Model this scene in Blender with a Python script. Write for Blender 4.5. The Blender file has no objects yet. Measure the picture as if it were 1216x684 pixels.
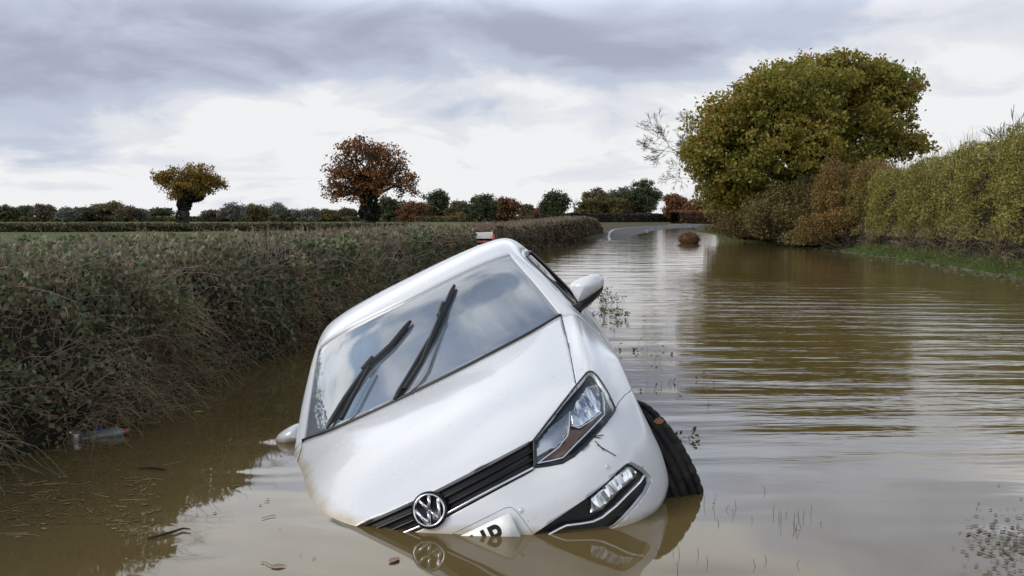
import bpy, bmesh, math, random
import numpy as np
from mathutils import Vector, Matrix
from mathutils.bvhtree import BVHTree
from mathutils.geometry import intersect_point_tri_2d

random.seed(7)
RNG = np.random.default_rng(11)
D = bpy.data
S = bpy.context.scene
R = math.radians

# ------------------------------------------------------------------ camera, world, sun, exposure
FPX, CAMZ, HOR = 1182.0, 1.115, 260.0          # focal length and horizon row in the 1216 x 684 photograph
cd = D.cameras.new('camera'); cam = D.objects.new('camera', cd); S.collection.objects.link(cam)
cd.sensor_width = 36; cd.lens = FPX / 1216 * 36
cd.clip_start = .05; cd.clip_end = 9000
PITCH = math.atan2(342 - HOR, FPX)
cam.location = (0, 0, CAMZ); cam.rotation_euler = (math.pi / 2 - PITCH, 0, 0)
S.camera = cam

W = D.worlds.new('World'); S.world = W; W.use_nodes = True
SUN_EL, SUN_AZ = R(34), R(-118)                  # azimuth from +Y towards +X
wn = W.node_tree; wn.nodes.clear(); wl = wn.links
def wnode(t, **k):
    n = wn.nodes.new(t)
    for a, b in k.items(): setattr(n, a, b)
    return n
def wmath(op, a, b=None, c=None, clamp=False):
    n = wnode('ShaderNodeMath', operation=op, use_clamp=clamp)
    for i, v in enumerate((a, b, c)):
        if v is None: continue
        if isinstance(v, (int, float)): n.inputs[i].default_value = v
        else: wl.new(v, n.inputs[i])
    return n.outputs[0]
def wramp(fac, stops):
    n = wnode('ShaderNodeValToRGB'); n.color_ramp.interpolation = 'EASE'
    while len(n.color_ramp.elements) < len(stops): n.color_ramp.elements.new(.5)
    for e, (p, c) in zip(n.color_ramp.elements, stops):
        e.position = p; e.color = (*c, 1) if len(c) == 3 else c
    wl.new(fac, n.inputs[0]); return n.outputs[0]
def wmix(f, a, b):
    n = wnode('ShaderNodeMix', data_type='RGBA')
    for i, v in ((0, f), (6, a), (7, b)):
        if isinstance(v, tuple): n.inputs[i].default_value = (*v, 1)
        elif isinstance(v, (int, float)): n.inputs[i].default_value = v
        else: wl.new(v, n.inputs[i])
    return n.outputs[2]
tc = wnode('ShaderNodeTexCoord'); sep = wnode('ShaderNodeSeparateXYZ'); wl.new(tc.outputs['Generated'], sep.inputs[0])
dx, dy, dz = sep.outputs
zc = wmath('MAXIMUM', dz, 0.0)
den = wmath('ADD', zc, .27)
comb = wnode('ShaderNodeCombineXYZ')
wl.new(wmath('DIVIDE', dx, den), comb.inputs[0]); wl.new(wmath('DIVIDE', dy, den), comb.inputs[1])
def wnoise(scale, detail, rough, off, dist=0.0):
    m = wnode('ShaderNodeMapping'); wl.new(comb.outputs[0], m.inputs[0]); m.inputs['Location'].default_value = off
    n = wnode('ShaderNodeTexNoise'); wl.new(m.outputs[0], n.inputs['Vector'])
    n.inputs['Scale'].default_value = scale; n.inputs['Detail'].default_value = detail
    n.inputs['Roughness'].default_value = rough; n.inputs['Distortion'].default_value = dist
    return n.outputs[0]
n1 = wnoise(.85, 6, .50, (3.1, 1.7, 0), .35)
n2 = wnoise(2.8, 8, .55, (8.3, 4.2, 2.0), .5)
# cloud thickness: thin bright layer near the horizon, heavier grey bank above; more of it to the left
el = wmath('ADD', zc, wmath('MULTIPLY', wmath('SUBTRACT', n1, .5), .26))
el = wmath('ADD', el, wmath('MULTIPLY', wmath('MAXIMUM', wmath('SUBTRACT', dx, .10), 0.0), -.42))
bank = wramp(el, [(.035, (0, 0, 0)), (.135, (.9, .9, .9)), (.20, (.8, .8, .8)), (.27, (.1, .1, .1))])
tex = wmath('MULTIPLY_ADD', n2, 1.7, -.88)
thick = wmath('ADD', bank, tex, clamp=True)
cloud = wramp(thick, [(0.0, (7.45, 7.5, 7.6)), (.18, (6.4, 6.6, 7.0)), (.55, (4.5, 4.95, 6.0)), (1.0, (3.3, 3.6, 4.5))])
sky = wnode('ShaderNodeTexSky', sky_type='NISHITA'); sky.sun_disc = False
sky.sun_elevation = SUN_EL; sky.sun_rotation = SUN_AZ
gapn = wnoise(2.0, 5, .5, (0.3, 9.1, 5.0), .3)
gap = wramp(wmath('ADD', gapn, wmath('MULTIPLY', zc, .06)), [(.44, (0, 0, 0)), (.56, (1, 1, 1))])
gap2 = wmath('MULTIPLY', gap, wramp(zc, [(.3, (0, 0, 0)), (.55, (1, 1, 1))]))
col = wmix(wmath('MULTIPLY', gap2, .92), cloud, sky.outputs[0])
# the cloud deck overhead and behind lets more light through
top = wramp(zc, [(.185, (1, 1, 1)), (.25, (2.3, 2.3, 2.25)), (.45, (1.75, 1.75, 1.7)), (.8, (1.15, 1.15, 1.12))])
mul = wnode('ShaderNodeMix', data_type='RGBA', blend_type='MULTIPLY'); mul.inputs[0].default_value = 1
wl.new(col, mul.inputs[6]); wl.new(top, mul.inputs[7])
bg = wnode('ShaderNodeBackground'); bg.inputs['Strength'].default_value = .1; wl.new(mul.outputs[2], bg.inputs['Color'])
wo = wnode('ShaderNodeOutputWorld'); wl.new(bg.outputs[0], wo.inputs[0])

sl = D.lights.new('sun', 'SUN'); sl.energy = 1.9; sl.angle = R(26); sl.color = (1, .955, .89)
so = D.objects.new('sun', sl); S.collection.objects.link(so)
sd = Vector((math.sin(SUN_AZ) * math.cos(SUN_EL), math.cos(SUN_AZ) * math.cos(SUN_EL), math.sin(SUN_EL)))
so.rotation_euler = (-sd).to_track_quat('-Z', 'Y').to_euler(); so.location = sd * 60
S.view_settings.view_transform = 'Standard'; S.view_settings.look = 'None'
S.view_settings.exposure = 0.24; S.view_settings.gamma = 1; S.view_settings.use_curve_mapping = False
try: S.cycles.max_bounces = 8; S.cycles.transparent_max_bounces = 12
except Exception: pass

# ------------------------------------------------------------------ helpers
def tag(o, label=None, cat=None, group=None, kind=None):
    if label: o['label'] = label
    if cat: o['category'] = cat
    if group: o['group'] = group
    if kind: o['kind'] = kind
    return o
def empty(name, loc, label, cat, group=None):
    o = D.objects.new(name, None); S.collection.objects.link(o); o.location = loc; o.empty_display_size = .2
    return tag(o, label, cat, group)
def link(name, me, m, parent=None, smooth=True):
    o = D.objects.new(name, me); S.collection.objects.link(o)
    if m is not None: me.materials.append(m)
    if smooth and len(me.polygons): me.polygons.foreach_set('use_smooth', [True] * len(me.polygons))
    if parent: o.parent = parent
    return o
def from_bm(name, bm, m, parent=None, smooth=True):
    me = D.meshes.new(name); bm.to_mesh(me); bm.free()
    return link(name, me, m, parent, smooth)
def np_mesh(name, V, F, m, parent=None, smooth=False):
    """V (n,3); F (k,c) faces with the same corner count"""
    V = np.ascontiguousarray(V, dtype=np.float32); F = np.ascontiguousarray(F, dtype=np.int32)
    me = D.meshes.new(name); k, c = F.shape
    me.vertices.add(len(V)); me.vertices.foreach_set('co', V.ravel())
    me.loops.add(k * c); me.loops.foreach_set('vertex_index', F.ravel())
    me.polygons.add(k); me.polygons.foreach_set('loop_start', np.arange(0, k * c, c, dtype=np.int32))
    me.polygons.foreach_set('loop_total', np.full(k, c, dtype=np.int32))
    me.update(); me.validate()
    return link(name, me, m, parent, smooth)
def unit(v): return v / np.maximum(np.linalg.norm(v, axis=-1, keepdims=True), 1e-9)
def leaf_geo(P, size, aspect=.6, up=0.0):
    n = len(P); a = RNG.normal(size=(n, 3)); a[:, 2] += up; a = unit(a)
    b = unit(np.cross(a, RNG.normal(size=(n, 3)))); c = np.cross(a, b)
    s = np.broadcast_to(np.asarray(size, float), (n,))[:, None]
    V = np.stack([P - a * s * .5, P + b * s * aspect * .5 + c * s * .08, P + a * s * .5, P - b * s * aspect * .5 + c * s * .08], 1).reshape(-1, 3)
    return V, np.arange(4 * n).reshape(n, 4)
def leaves(name, P, size, m, parent=None, aspect=.6, up=0.0):
    V, F = leaf_geo(P, size, aspect, up); return np_mesh(name, V, F, m, parent)
def tube_geo(P, Rd, sides=3):
    """P (N,K,3) polylines, Rd (N,K) radii"""
    N, K, _ = P.shape; Rd = np.broadcast_to(Rd, (N, K))
    T = np.gradient(P, axis=1); T = unit(T)
    ref = np.where(np.abs(T[..., 2:3]) > .9, np.array([1., 0, 0]), np.array([0, 0, 1.]))
    A = unit(np.cross(T, ref)); B = np.cross(T, A)
    an = np.arange(sides) * 2 * np.pi / sides
    ring = P[:, :, None] + Rd[:, :, None, None] * (A[:, :, None] * np.cos(an)[:, None] + B[:, :, None] * np.sin(an)[:, None])
    V = ring.reshape(-1, 3)
    idx = np.arange(N * K * sides).reshape(N, K, sides); nx = np.roll(idx, -1, axis=2)
    F = np.stack([idx[:, :-1], nx[:, :-1], nx[:, 1:], idx[:, 1:]], -1).reshape(-1, 4)
    return V, F
def tubes(name, P, Rd, m, parent=None, sides=3):
    V, F = tube_geo(np.asarray(P, float), np.asarray(Rd, float), sides); return np_mesh(name, V, F, m, parent, True)
def merge_geo(parts):
    Vs, Fs, o = [], [], 0
    for V, F in parts:
        Vs.append(V); Fs.append(F + o); o += len(V)
    return np.concatenate(Vs), np.concatenate(Fs)
def one_tube(pts, r, sides=8):
    P = np.array(pts, float)[None]; Rd = np.broadcast_to(np.asarray(r, float), (1, P.shape[1])); return tube_geo(P, Rd, sides)
def wpt(u, v, Y=None, z=0.0):
    """photo pixel -> world point, at distance Y or on the height z"""
    k = (v - 342) / FPX; c, s = math.cos(PITCH), math.sin(PITCH)
    d = Vector(((u - 608) / FPX, c - k * s, -s - k * c))
    t = Y / d.y if Y else (z - CAMZ) / d.z
    return Vector((0, 0, CAMZ)) + d * t

# ------------------------------------------------------------------ materials
def mat(name, color, rough=.6, metal=0.0, coat=0.0, spec=.5, **kw):
    m = D.materials.new(name); m.use_nodes = True; b = m.node_tree.nodes['Principled BSDF']
    b.inputs['Base Color'].default_value = (*color, 1); b.inputs['Roughness'].default_value = rough
    b.inputs['Metallic'].default_value = metal; b.inputs['Coat Weight'].default_value = coat
    b.inputs['Coat Roughness'].default_value = .04; b.inputs['Specular IOR Level'].default_value = spec
    return m
class NT:
    def __init__(s, m): s.t = m.node_tree; s.b = s.t.nodes.get('Principled BSDF')
    def n(s, t, **k):
        x = s.t.nodes.new(t)
        for a, b in k.items(): setattr(x, a, b)
        return x
    def l(s, a, b): s.t.links.new(a, b)
    def math(s, op, a, b=None, c=None, clamp=False):
        n = s.n('ShaderNodeMath', operation=op, use_clamp=clamp)
        for i, v in enumerate((a, b, c)):
            if v is None: continue
            if isinstance(v, (int, float)): n.inputs[i].default_value = v
            else: s.l(v, n.inputs[i])
        return n.outputs[0]
    def noise(s, scale, detail=4, rough=.55, vec=None, off=(0, 0, 0), sc=(1, 1, 1), rot=(0, 0, 0), dist=0):
        if vec is None: vec = s.n('ShaderNodeTexCoord').outputs['Object']
        mp = s.n('ShaderNodeMapping'); s.l(vec, mp.inputs[0]); mp.inputs['Location'].default_value = off
        mp.inputs['Scale'].default_value = sc; mp.inputs['Rotation'].default_value = rot
        n = s.n('ShaderNodeTexNoise'); s.l(mp.outputs[0], n.inputs['Vector'])
        n.inputs['Scale'].default_value = scale; n.inputs['Detail'].default_value = detail; n.inputs['Roughness'].default_value = rough
        n.inputs['Distortion'].default_value = dist
        return n.outputs[0]
    def ramp(s, f, stops, interp='LINEAR'):
        n = s.n('ShaderNodeValToRGB'); n.color_ramp.interpolation = interp
        while len(n.color_ramp.elements) < len(stops): n.color_ramp.elements.new(.5)
        for e, (p, c) in zip(n.color_ramp.elements, stops):
            e.position = p; e.color = (*c, 1) if len(c) == 3 else c
        s.l(f, n.inputs[0]); return n.outputs[0]
    def mix(s, f, a, b):
        n = s.n('ShaderNodeMix', data_type='RGBA')
        for i, v in ((0, f), (6, a), (7, b)):
            if isinstance(v, tuple): n.inputs[i].default_value = (*v, 1)
            elif isinstance(v, (int, float)): n.inputs[i].default_value = v
            else: s.l(v, n.inputs[i])
        return n.outputs[2]
    def bump(s, h, strength, dist=.01):
        n = s.n('ShaderNodeBump'); n.inputs['Strength'].default_value = strength; n.inputs['Distance'].default_value = dist
        s.l(h, n.inputs['Height']); return n.outputs[0]
def leafmat(name, cols, rough=.55, clump=1.2, transl=.25):
    """each leaf its own tint (random per island) plus patches that differ from branch to branch"""
    m = mat(name, cols[0], rough, spec=.35); t = NT(m)
    geo = t.n('ShaderNodeNewGeometry'); rnd = geo.outputs['Random Per Island']
    ns = t.noise(clump, 3, .6)
    f = t.math('ADD', t.math('MULTIPLY', rnd, .62), t.math('MULTIPLY_ADD', ns, 1.5, -.56), clamp=True)
    k = len(cols); c = t.ramp(f, [(i / (k - 1), cc) for i, cc in enumerate(cols)])
    t.l(c, t.b.inputs['Base Color'])
    tr = t.n('ShaderNodeBsdfTranslucent'); t.l(c, tr.inputs[0])
    mx = t.n('ShaderNodeMixShader'); mx.inputs[0].default_value = transl
    t.l(t.b.outputs[0], mx.inputs[1]); t.l(tr.outputs[0], mx.inputs[2])
    t.l(mx.outputs[0], t.t.nodes['Material Output'].inputs[0])
    return m
def barkmat(name, c1, c2, scale=6):
    m = mat(name, c1, .85, spec=.2); t = NT(m)
    t.l(t.ramp(t.noise(scale, 5, .65), [(.3, c1), (.7, c2)]), t.b.inputs['Base Color'])
    return m
def glassmat(name, tint, ior=1.5, rough=.01, haze=None, hazef=0.0):
    m = D.materials.new(name); m.use_nodes = True; t = NT(m); t.t.nodes.remove(t.b)
    tr = t.n('ShaderNodeBsdfTransparent'); tr.inputs[0].default_value = (*tint, 1)
    gl = t.n('ShaderNodeBsdfGlossy'); gl.inputs['Roughness'].default_value = rough
    # Schlick reflectance on the absolute cosine, the same from both sides of the pane
    gm = t.n('ShaderNodeNewGeometry'); dp = t.n('ShaderNodeVectorMath', operation='DOT_PRODUCT')
    t.l(gm.outputs['Normal'], dp.inputs[0]); t.l(gm.outputs['Incoming'], dp.inputs[1])
    f0 = ((ior - 1) / (ior + 1)) ** 2
    fr_o = t.math('MULTIPLY_ADD', t.math('POWER', t.math('SUBTRACT', 1.0, t.math('ABSOLUTE', dp.outputs['Value']), clamp=True), 5.0), 1 - f0, f0)
    base = tr.outputs[0]
    if haze:
        df = t.n('ShaderNodeBsdfDiffuse'); df.inputs[0].default_value = (*haze, 1)
        m0 = t.n('ShaderNodeMixShader')
        if isinstance(hazef, float): m0.inputs[0].default_value = hazef
        else: t.l(hazef(t), m0.inputs[0])
        t.l(tr.outputs[0], m0.inputs[1]); t.l(df.outputs[0], m0.inputs[2]); base = m0.outputs[0]
    mx = t.n('ShaderNodeMixShader'); t.l(fr_o, mx.inputs[0]); t.l(base, mx.inputs[1]); t.l(gl.outputs[0], mx.inputs[2])
    t.l(mx.outputs[0], t.t.nodes['Material Output'].inputs[0])
    return m

M = {}
def paint():
    m = mat('white_paint', (.57, .59, .62), .3, coat=.35); t = NT(m)
    spl = t.math('SUBTRACT', t.noise(42, 3, .6), t.math('MULTIPLY', t.noise(2.2, 3, .6, off=(4, 1, 2)), .18))
    f = t.ramp(spl, [(.60, (0, 0, 0)), (.64, (1, 1, 1))])
    film = t.ramp(t.noise(1.7, 5, .6, off=(2, 7, 1)), [(.40, (0, 0, 0)), (.75, (.18, .18, .18))])
    c = t.mix(film, (.57, .59, .62), (.55, .52, .47))
    c = t.mix(t.math('MULTIPLY', f, .45), c, (.22, .17, .11))
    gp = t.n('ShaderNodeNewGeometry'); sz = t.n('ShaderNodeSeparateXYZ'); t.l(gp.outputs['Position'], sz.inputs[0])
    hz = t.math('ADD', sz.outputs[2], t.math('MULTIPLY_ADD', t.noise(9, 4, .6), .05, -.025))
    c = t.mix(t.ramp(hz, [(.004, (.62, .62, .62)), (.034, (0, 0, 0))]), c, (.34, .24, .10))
    t.l(c, t.b.inputs['Base Color'])
    t.l(t.ramp(film, [(0, (.22, .22, .22)), (.3, (.45, .45, .45))]), t.b.inputs['Roughness'])
    return m
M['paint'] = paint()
M['black'] = mat('black_plastic', (.012, .012, .013), .42)
M['gloss_black'] = mat('gloss_black', (.006, .006, .007), .3, spec=.3)
M['shell'] = mat('dark_inner', (.006, .006, .007), .8)
M['chrome'] = mat('chrome', (.75, .76, .78), .12, metal=1)
M['satin'] = mat('satin_chrome', (.72, .73, .75), .22, metal=1)
M['rubber'] = mat('tyre_rubber', (.010, .010, .011), .8, spec=.2)
t_r = NT(M['rubber']); t_r.l(t_r.ramp(t_r.noise(14, 5, .65), [(.45, (.010, .010, .011)), (.75, (.045, .036, .024))]), t_r.b.inputs['Base Color'])
M['alloy'] = mat('wheel_alloy', (.45, .46, .48), .35, metal=.8)
M['lens'] = glassmat('clear_lens', (.93, .95, .97), 1.45)
M['tint'] = glassmat('side_glass', (.30, .34, .34), 1.5)
M['screen'] = glassmat('misted_windscreen', (.42, .48, .50), 4.5, .012, (.46, .55, .66),
    lambda t: t.ramp(t.noise(3.0, 4, .55, off=(1, 5, 3)), [(.35, (.24, .24, .24)), (.75, (.52, .52, .52))]))
M['frit'] = mat('windscreen_border', (.02, .022, .024), .35)
M['amber'] = mat('indicator_lens', (.13, .075, .055), .25)
M['cabin'] = mat('cabin_dark', (.03, .031, .034), .7)
M['plate'] = mat('plate_white', (.72, .72, .70), .35)
M['red'] = mat('red_lens', (.30, .012, .012), .2)
def reflector():
    m = mat('lamp_reflector', (.56, .58, .61), .16, metal=1); t = NT(m)
    w = t.n('ShaderNodeTexVoronoi'); tcx = t.n('ShaderNodeTexCoord'); mp = t.n('ShaderNodeMapping')
    mp.inputs['Scale'].default_value = (44, 6, 9); t.l(tcx.outputs['Object'], mp.inputs[0]); t.l(mp.outputs[0], w.inputs['Vector'])
    w.inputs['Scale'].default_value = 1.0
    t.l(t.bump(w.outputs['Distance'], .7, .02), t.b.inputs['Normal']); return m
M['reflector'] = reflector()
M['dim_reflector'] = mat('dim_reflector', (.42, .44, .47), .25, metal=.9)
M['bezel'] = mat('lamp_bezel', (.10, .105, .115), .3, metal=.6)

# ------------------------------------------------------------------ ground, water, road
def road_edge(y):
    return np.interp(y, [40, 57, 76, 96, 116, 131, 216, 300, 420], [4.0, 5.4, 7.3, 9.7, 13.7, 18.7, 39.5, 80, 150]), np.interp(y, [44, 57, 96, 116, 216, 320], [-.10, .0, .10, .13, .22, .32])
def ground_z(x, y):
    z = np.full_like(x, -.55)
    left = np.interp(y, [-5, 4, 9, 13, 24, 36, 46, 66], [-4.4, -3.2, -2.6, -2.2, -9.0, .2, 1.6, 4.6])          # left hedge line
    right = np.interp(y, [2, 15.5, 19.4, 26.4, 35.6, 47, 66, 88, 110, 165, 260], [8.0, 9.0, 9.9, 10.9, 11.8, 12.8, 14.2, 16.6, 20.5, 33, 78])
    field = .10 + np.clip(y - 20, 0, 400) * .0012
    sl = np.clip((left - x) / 1.1, 0, 1); z = z + (field + .55) * sl * sl * (3 - 2 * sl)
    xl, zl = road_edge(y)                                         # the road comes out of the water, banked down to its right
    zr = np.where(x > xl, zl - .034 * (x - xl), zl + .10 * np.clip((xl - x) / 1.5, 0, 1)); zr = np.maximum(zr, -.3)
    far = np.clip((y - 44) / 14, 0, 1); z = np.maximum(z, -.55 + (zr + .55) * far)
    sr = np.clip((x - right + .55) / 1.3, 0, 1); z = np.maximum(z, -.55 + (field + .62) * sr * sr * (3 - 2 * sr))
    return z
def build_ground():
    ys = np.concatenate([np.arange(-20, 60, 1.0), np.geomspace(60, 6000, 60)])
    xs = np.concatenate([-np.geomspace(30, 6000, 26)[::-1], np.arange(-29.5, 30, .5), np.geomspace(30, 6000, 26)])
    X, Y = np.meshgrid(xs, ys); Z = ground_z(X, Y)
    Z += .03 * np.sin(X * 1.3 + Y * .7) * np.sin(Y * .9) * (Z > -.3)
    V = np.stack([X, Y, Z], -1).reshape(-1, 3); ny, nx = X.shape
    i = np.arange(ny * nx).reshape(ny, nx); F = np.stack([i[:-1, :-1], i[:-1, 1:], i[1:, 1:], i[1:, :-1]], -1).reshape(-1, 4)
    m = mat('field_grass', (.05, .07, .025), .9, spec=.1); t = NT(m)
    c = t.ramp(t.noise(.08, 6, .6, sc=(1, 2.5, 1)), [(.35, (.055, .060, .022)), (.55, (.075, .105, .035)), (.75, (.10, .095, .045))])
    c = t.mix(t.ramp(t.noise(3, 4, .6), [(.45, (0, 0, 0)), (.7, (.6, .6, .6))]), c, (.045, .04, .022))
    sp = t.n('ShaderNodeSeparateXYZ'); t.l(t.n('ShaderNodeTexCoord').outputs['Object'], sp.inputs[0])   # bare brown bank under the right-hand hedge and along the road
    bank = t.math('MULTIPLY', t.math('GREATER_THAN', sp.outputs[0], 4.0), t.math('LESS_THAN', sp.outputs[1], 230.0))
    c = t.mix(t.math('MULTIPLY', bank, .85), c, t.ramp(t.noise(2.2, 5, .6), [(.35, (.040, .030, .016)), (.7, (.065, .060, .024))]))
    t.l(c, t.b.inputs['Base Color'])
    tag(np_mesh('ground', V, F, m, None, True), kind='structure')
build_ground()

def water_mat():
    m = mat('flood_water', (.075, .050, .022), .035, spec=.5); t = NT(m); t.b.inputs['IOR'].default_value = 1.333
    tcx = t.n('ShaderNodeTexCoord').outputs['Object']
    sp = t.n('ShaderNodeSeparateXYZ'); t.l(tcx, sp.inputs[0]); x, y, _ = sp.outputs
    # silt: browner by the hedge, greyer out on the road
    c = t.ramp(t.noise(.5, 5, .6, sc=(1, .35, 1), dist=.6), [(.3, (.090, .064, .022)), (.7, (.130, .096, .040))])
    t.l(c, t.b.inputs['Base Color'])
    # ripple trains: crests lie across the view, strongest on the open right-hand side
    def wave(ang, length, dist, dsc):
        w = t.n('ShaderNodeTexWave', wave_type='BANDS', bands_direction='Y', wave_profile='SIN')
        mp = t.n('ShaderNodeMapping'); t.l(tcx, mp.inputs[0]); mp.inputs['Rotation'].default_value = (0, 0, R(ang))
        t.l(mp.outputs[0], w.inputs['Vector']); w.inputs['Scale'].default_value = .314 / length * 1.0
        w.inputs['Distortion'].default_value = dist; w.inputs['Detail'].default_value = 2.0
        w.inputs['Detail Scale'].default_value = dsc; return w.outputs[1]
    def mr(v, a, b):
        n = t.n('ShaderNodeMapRange', interpolation_type='SMOOTHSTEP'); t.l(v, n.inputs[0])
        n.inputs[1].default_value = a; n.inputs[2].default_value = b; return n.outputs[0]
    nz = t.math('MULTIPLY_ADD', t.noise(.35, 3, .5, sc=(1, .5, 1)), 1.8, -.35)
    east = mr(t.math('ADD', x, t.math('MULTIPLY', y, -.10)), -.6, 1.6)
    mid = t.math('MULTIPLY', mr(y, 3.4, 7.0), t.math('SUBTRACT', 1.0, t.math('MULTIPLY', mr(y, 11, 24), .92)))
    amp = t.math('MULTIPLY', t.math('MULTIPLY', east, mid), t.math('MAXIMUM', nz, .12))
    amp = t.math('MULTIPLY', amp, t.math('MULTIPLY_ADD', mr(x, 1.2, 4.2), .9, .7))
    w1 = wave(4, .60, 5.0, .55); w2 = t.noise(1.0, 4, .55, sc=(.85, 3.6, 1), rot=(0, 0, R(3)), dist=.4)
    w3 = t.noise(1.0, 3, .5, sc=(1.6, 7.5, 1), rot=(0, 0, R(-6)), off=(3, 5, 0))
    h = t.math('MULTIPLY', t.math('ADD', t.math('MULTIPLY', w1, .009), t.math('ADD', t.math('MULTIPLY', w2, .030), t.math('MULTIPLY', w3, .014))), amp)
    # slow swell everywhere and small wind chop far off
    sw = t.math('MULTIPLY', t.noise(.9, 2, .4, sc=(.55, 1.5, 1), dist=.5), .016)
    chop = t.math('MULTIPLY', t.math('MULTIPLY', t.noise(3.0, 3, .55, sc=(.55, 1.6, 1)), .0025), mr(y, 7, 22))
    h = t.math('ADD', h, t.math('ADD', sw, chop))
    t.l(t.bump(h, 1.0, 1.0), t.b.inputs['Normal'])
    return m
def build_water():
    V = np.array([[-60, -15, 0], [90, -15, 0], [90, 400, 0], [-60, 400, 0]], float)
    tag(np_mesh('flood_water', V, np.array([[0, 1, 2, 3]]), water_mat()), kind='structure')
build_water()

def build_road():
    n = 90; yv = np.concatenate([np.linspace(46, 140, 60), np.linspace(145, 330, 30)]); xv, zv = road_edge(yv)
    k5 = np.ones(7) / 7; xs_ = np.convolve(np.pad(xv, 3, mode='edge'), k5, 'valid'); xs_[:4] = xv[:4]; xs_[-4:] = xv[-4:]
    l = np.stack([xs_, yv, zv], 1)
    tan = unit(np.gradient(l, axis=0)); nrm = np.stack([tan[:, 1], -tan[:, 0], np.zeros(n)], 1); nrm = unit(nrm)
    m = mat('asphalt', (.06, .06, .064), .85, spec=.15); t = NT(m)
    t.l(t.ramp(t.noise(1.5, 5, .6), [(.3, (.05, .05, .055)), (.7, (.085, .085, .09))]), t.b.inputs['Base Color'])
    def strip(name, a, b, mt, dz, sel=slice(None)):
        P = l[sel]; q = nrm[sel]; w0 = P + q * a + [0, 0, dz - a * .034]; w1 = P + q * b + [0, 0, dz - b * .034]
        k = len(P); V = np.concatenate([w0, w1]); F = np.array([[i, k + i, k + i + 1, i + 1] for i in range(k - 1)])
        return tag(np_mesh(name, V, F, mt), kind='structure')
    strip('road', -.25, 6.4, m, .035)
    wm = mat('road_paint', (.34, .34, .32), .8)
    strip('road_marking', .05, .20, wm, .041)
    for a in range(1, 84, 7): strip('road_marking', 3.05, 3.18, wm, .041, slice(a, a + 4))
build_road()

# ------------------------------------------------------------------ the car
RX, RY, RZ = -0.0424788, -0.4586611, -0.0499608
CAR_T = Vector((-0.0180081, 3.4280729, -1.5989855 + CAMZ))
CAR_M = Matrix.Translation(CAR_T) @ Matrix.Rotation(RZ, 4, 'Z') @ Matrix.Rotation(RX, 4, 'X') @ Matrix.Rotation(RY, 4, 'Y')
CAR_I = CAR_M.inverted()
EYE = CAR_I @ Vector((0, 0, CAMZ))              # where the photographer stood, in the car's own frame
def ray(u, v):
    k = (v - 342) / FPX; c, s = math.cos(PITCH), math.sin(PITCH)
    return (CAR_I.to_3x3() @ Vector(((u - 608) / FPX, c - k * s, -s - k * c))).normalized()
def pix(co):
    w = CAR_M @ co - Vector((0, 0, CAMZ)); c, s = math.cos(PITCH), math.sin(PITCH)
    d = w.y * c - w.z * s; up = w.y * s + w.z * c
    return (608 + FPX * w.x / d, 342 - FPX * up / d)

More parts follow.
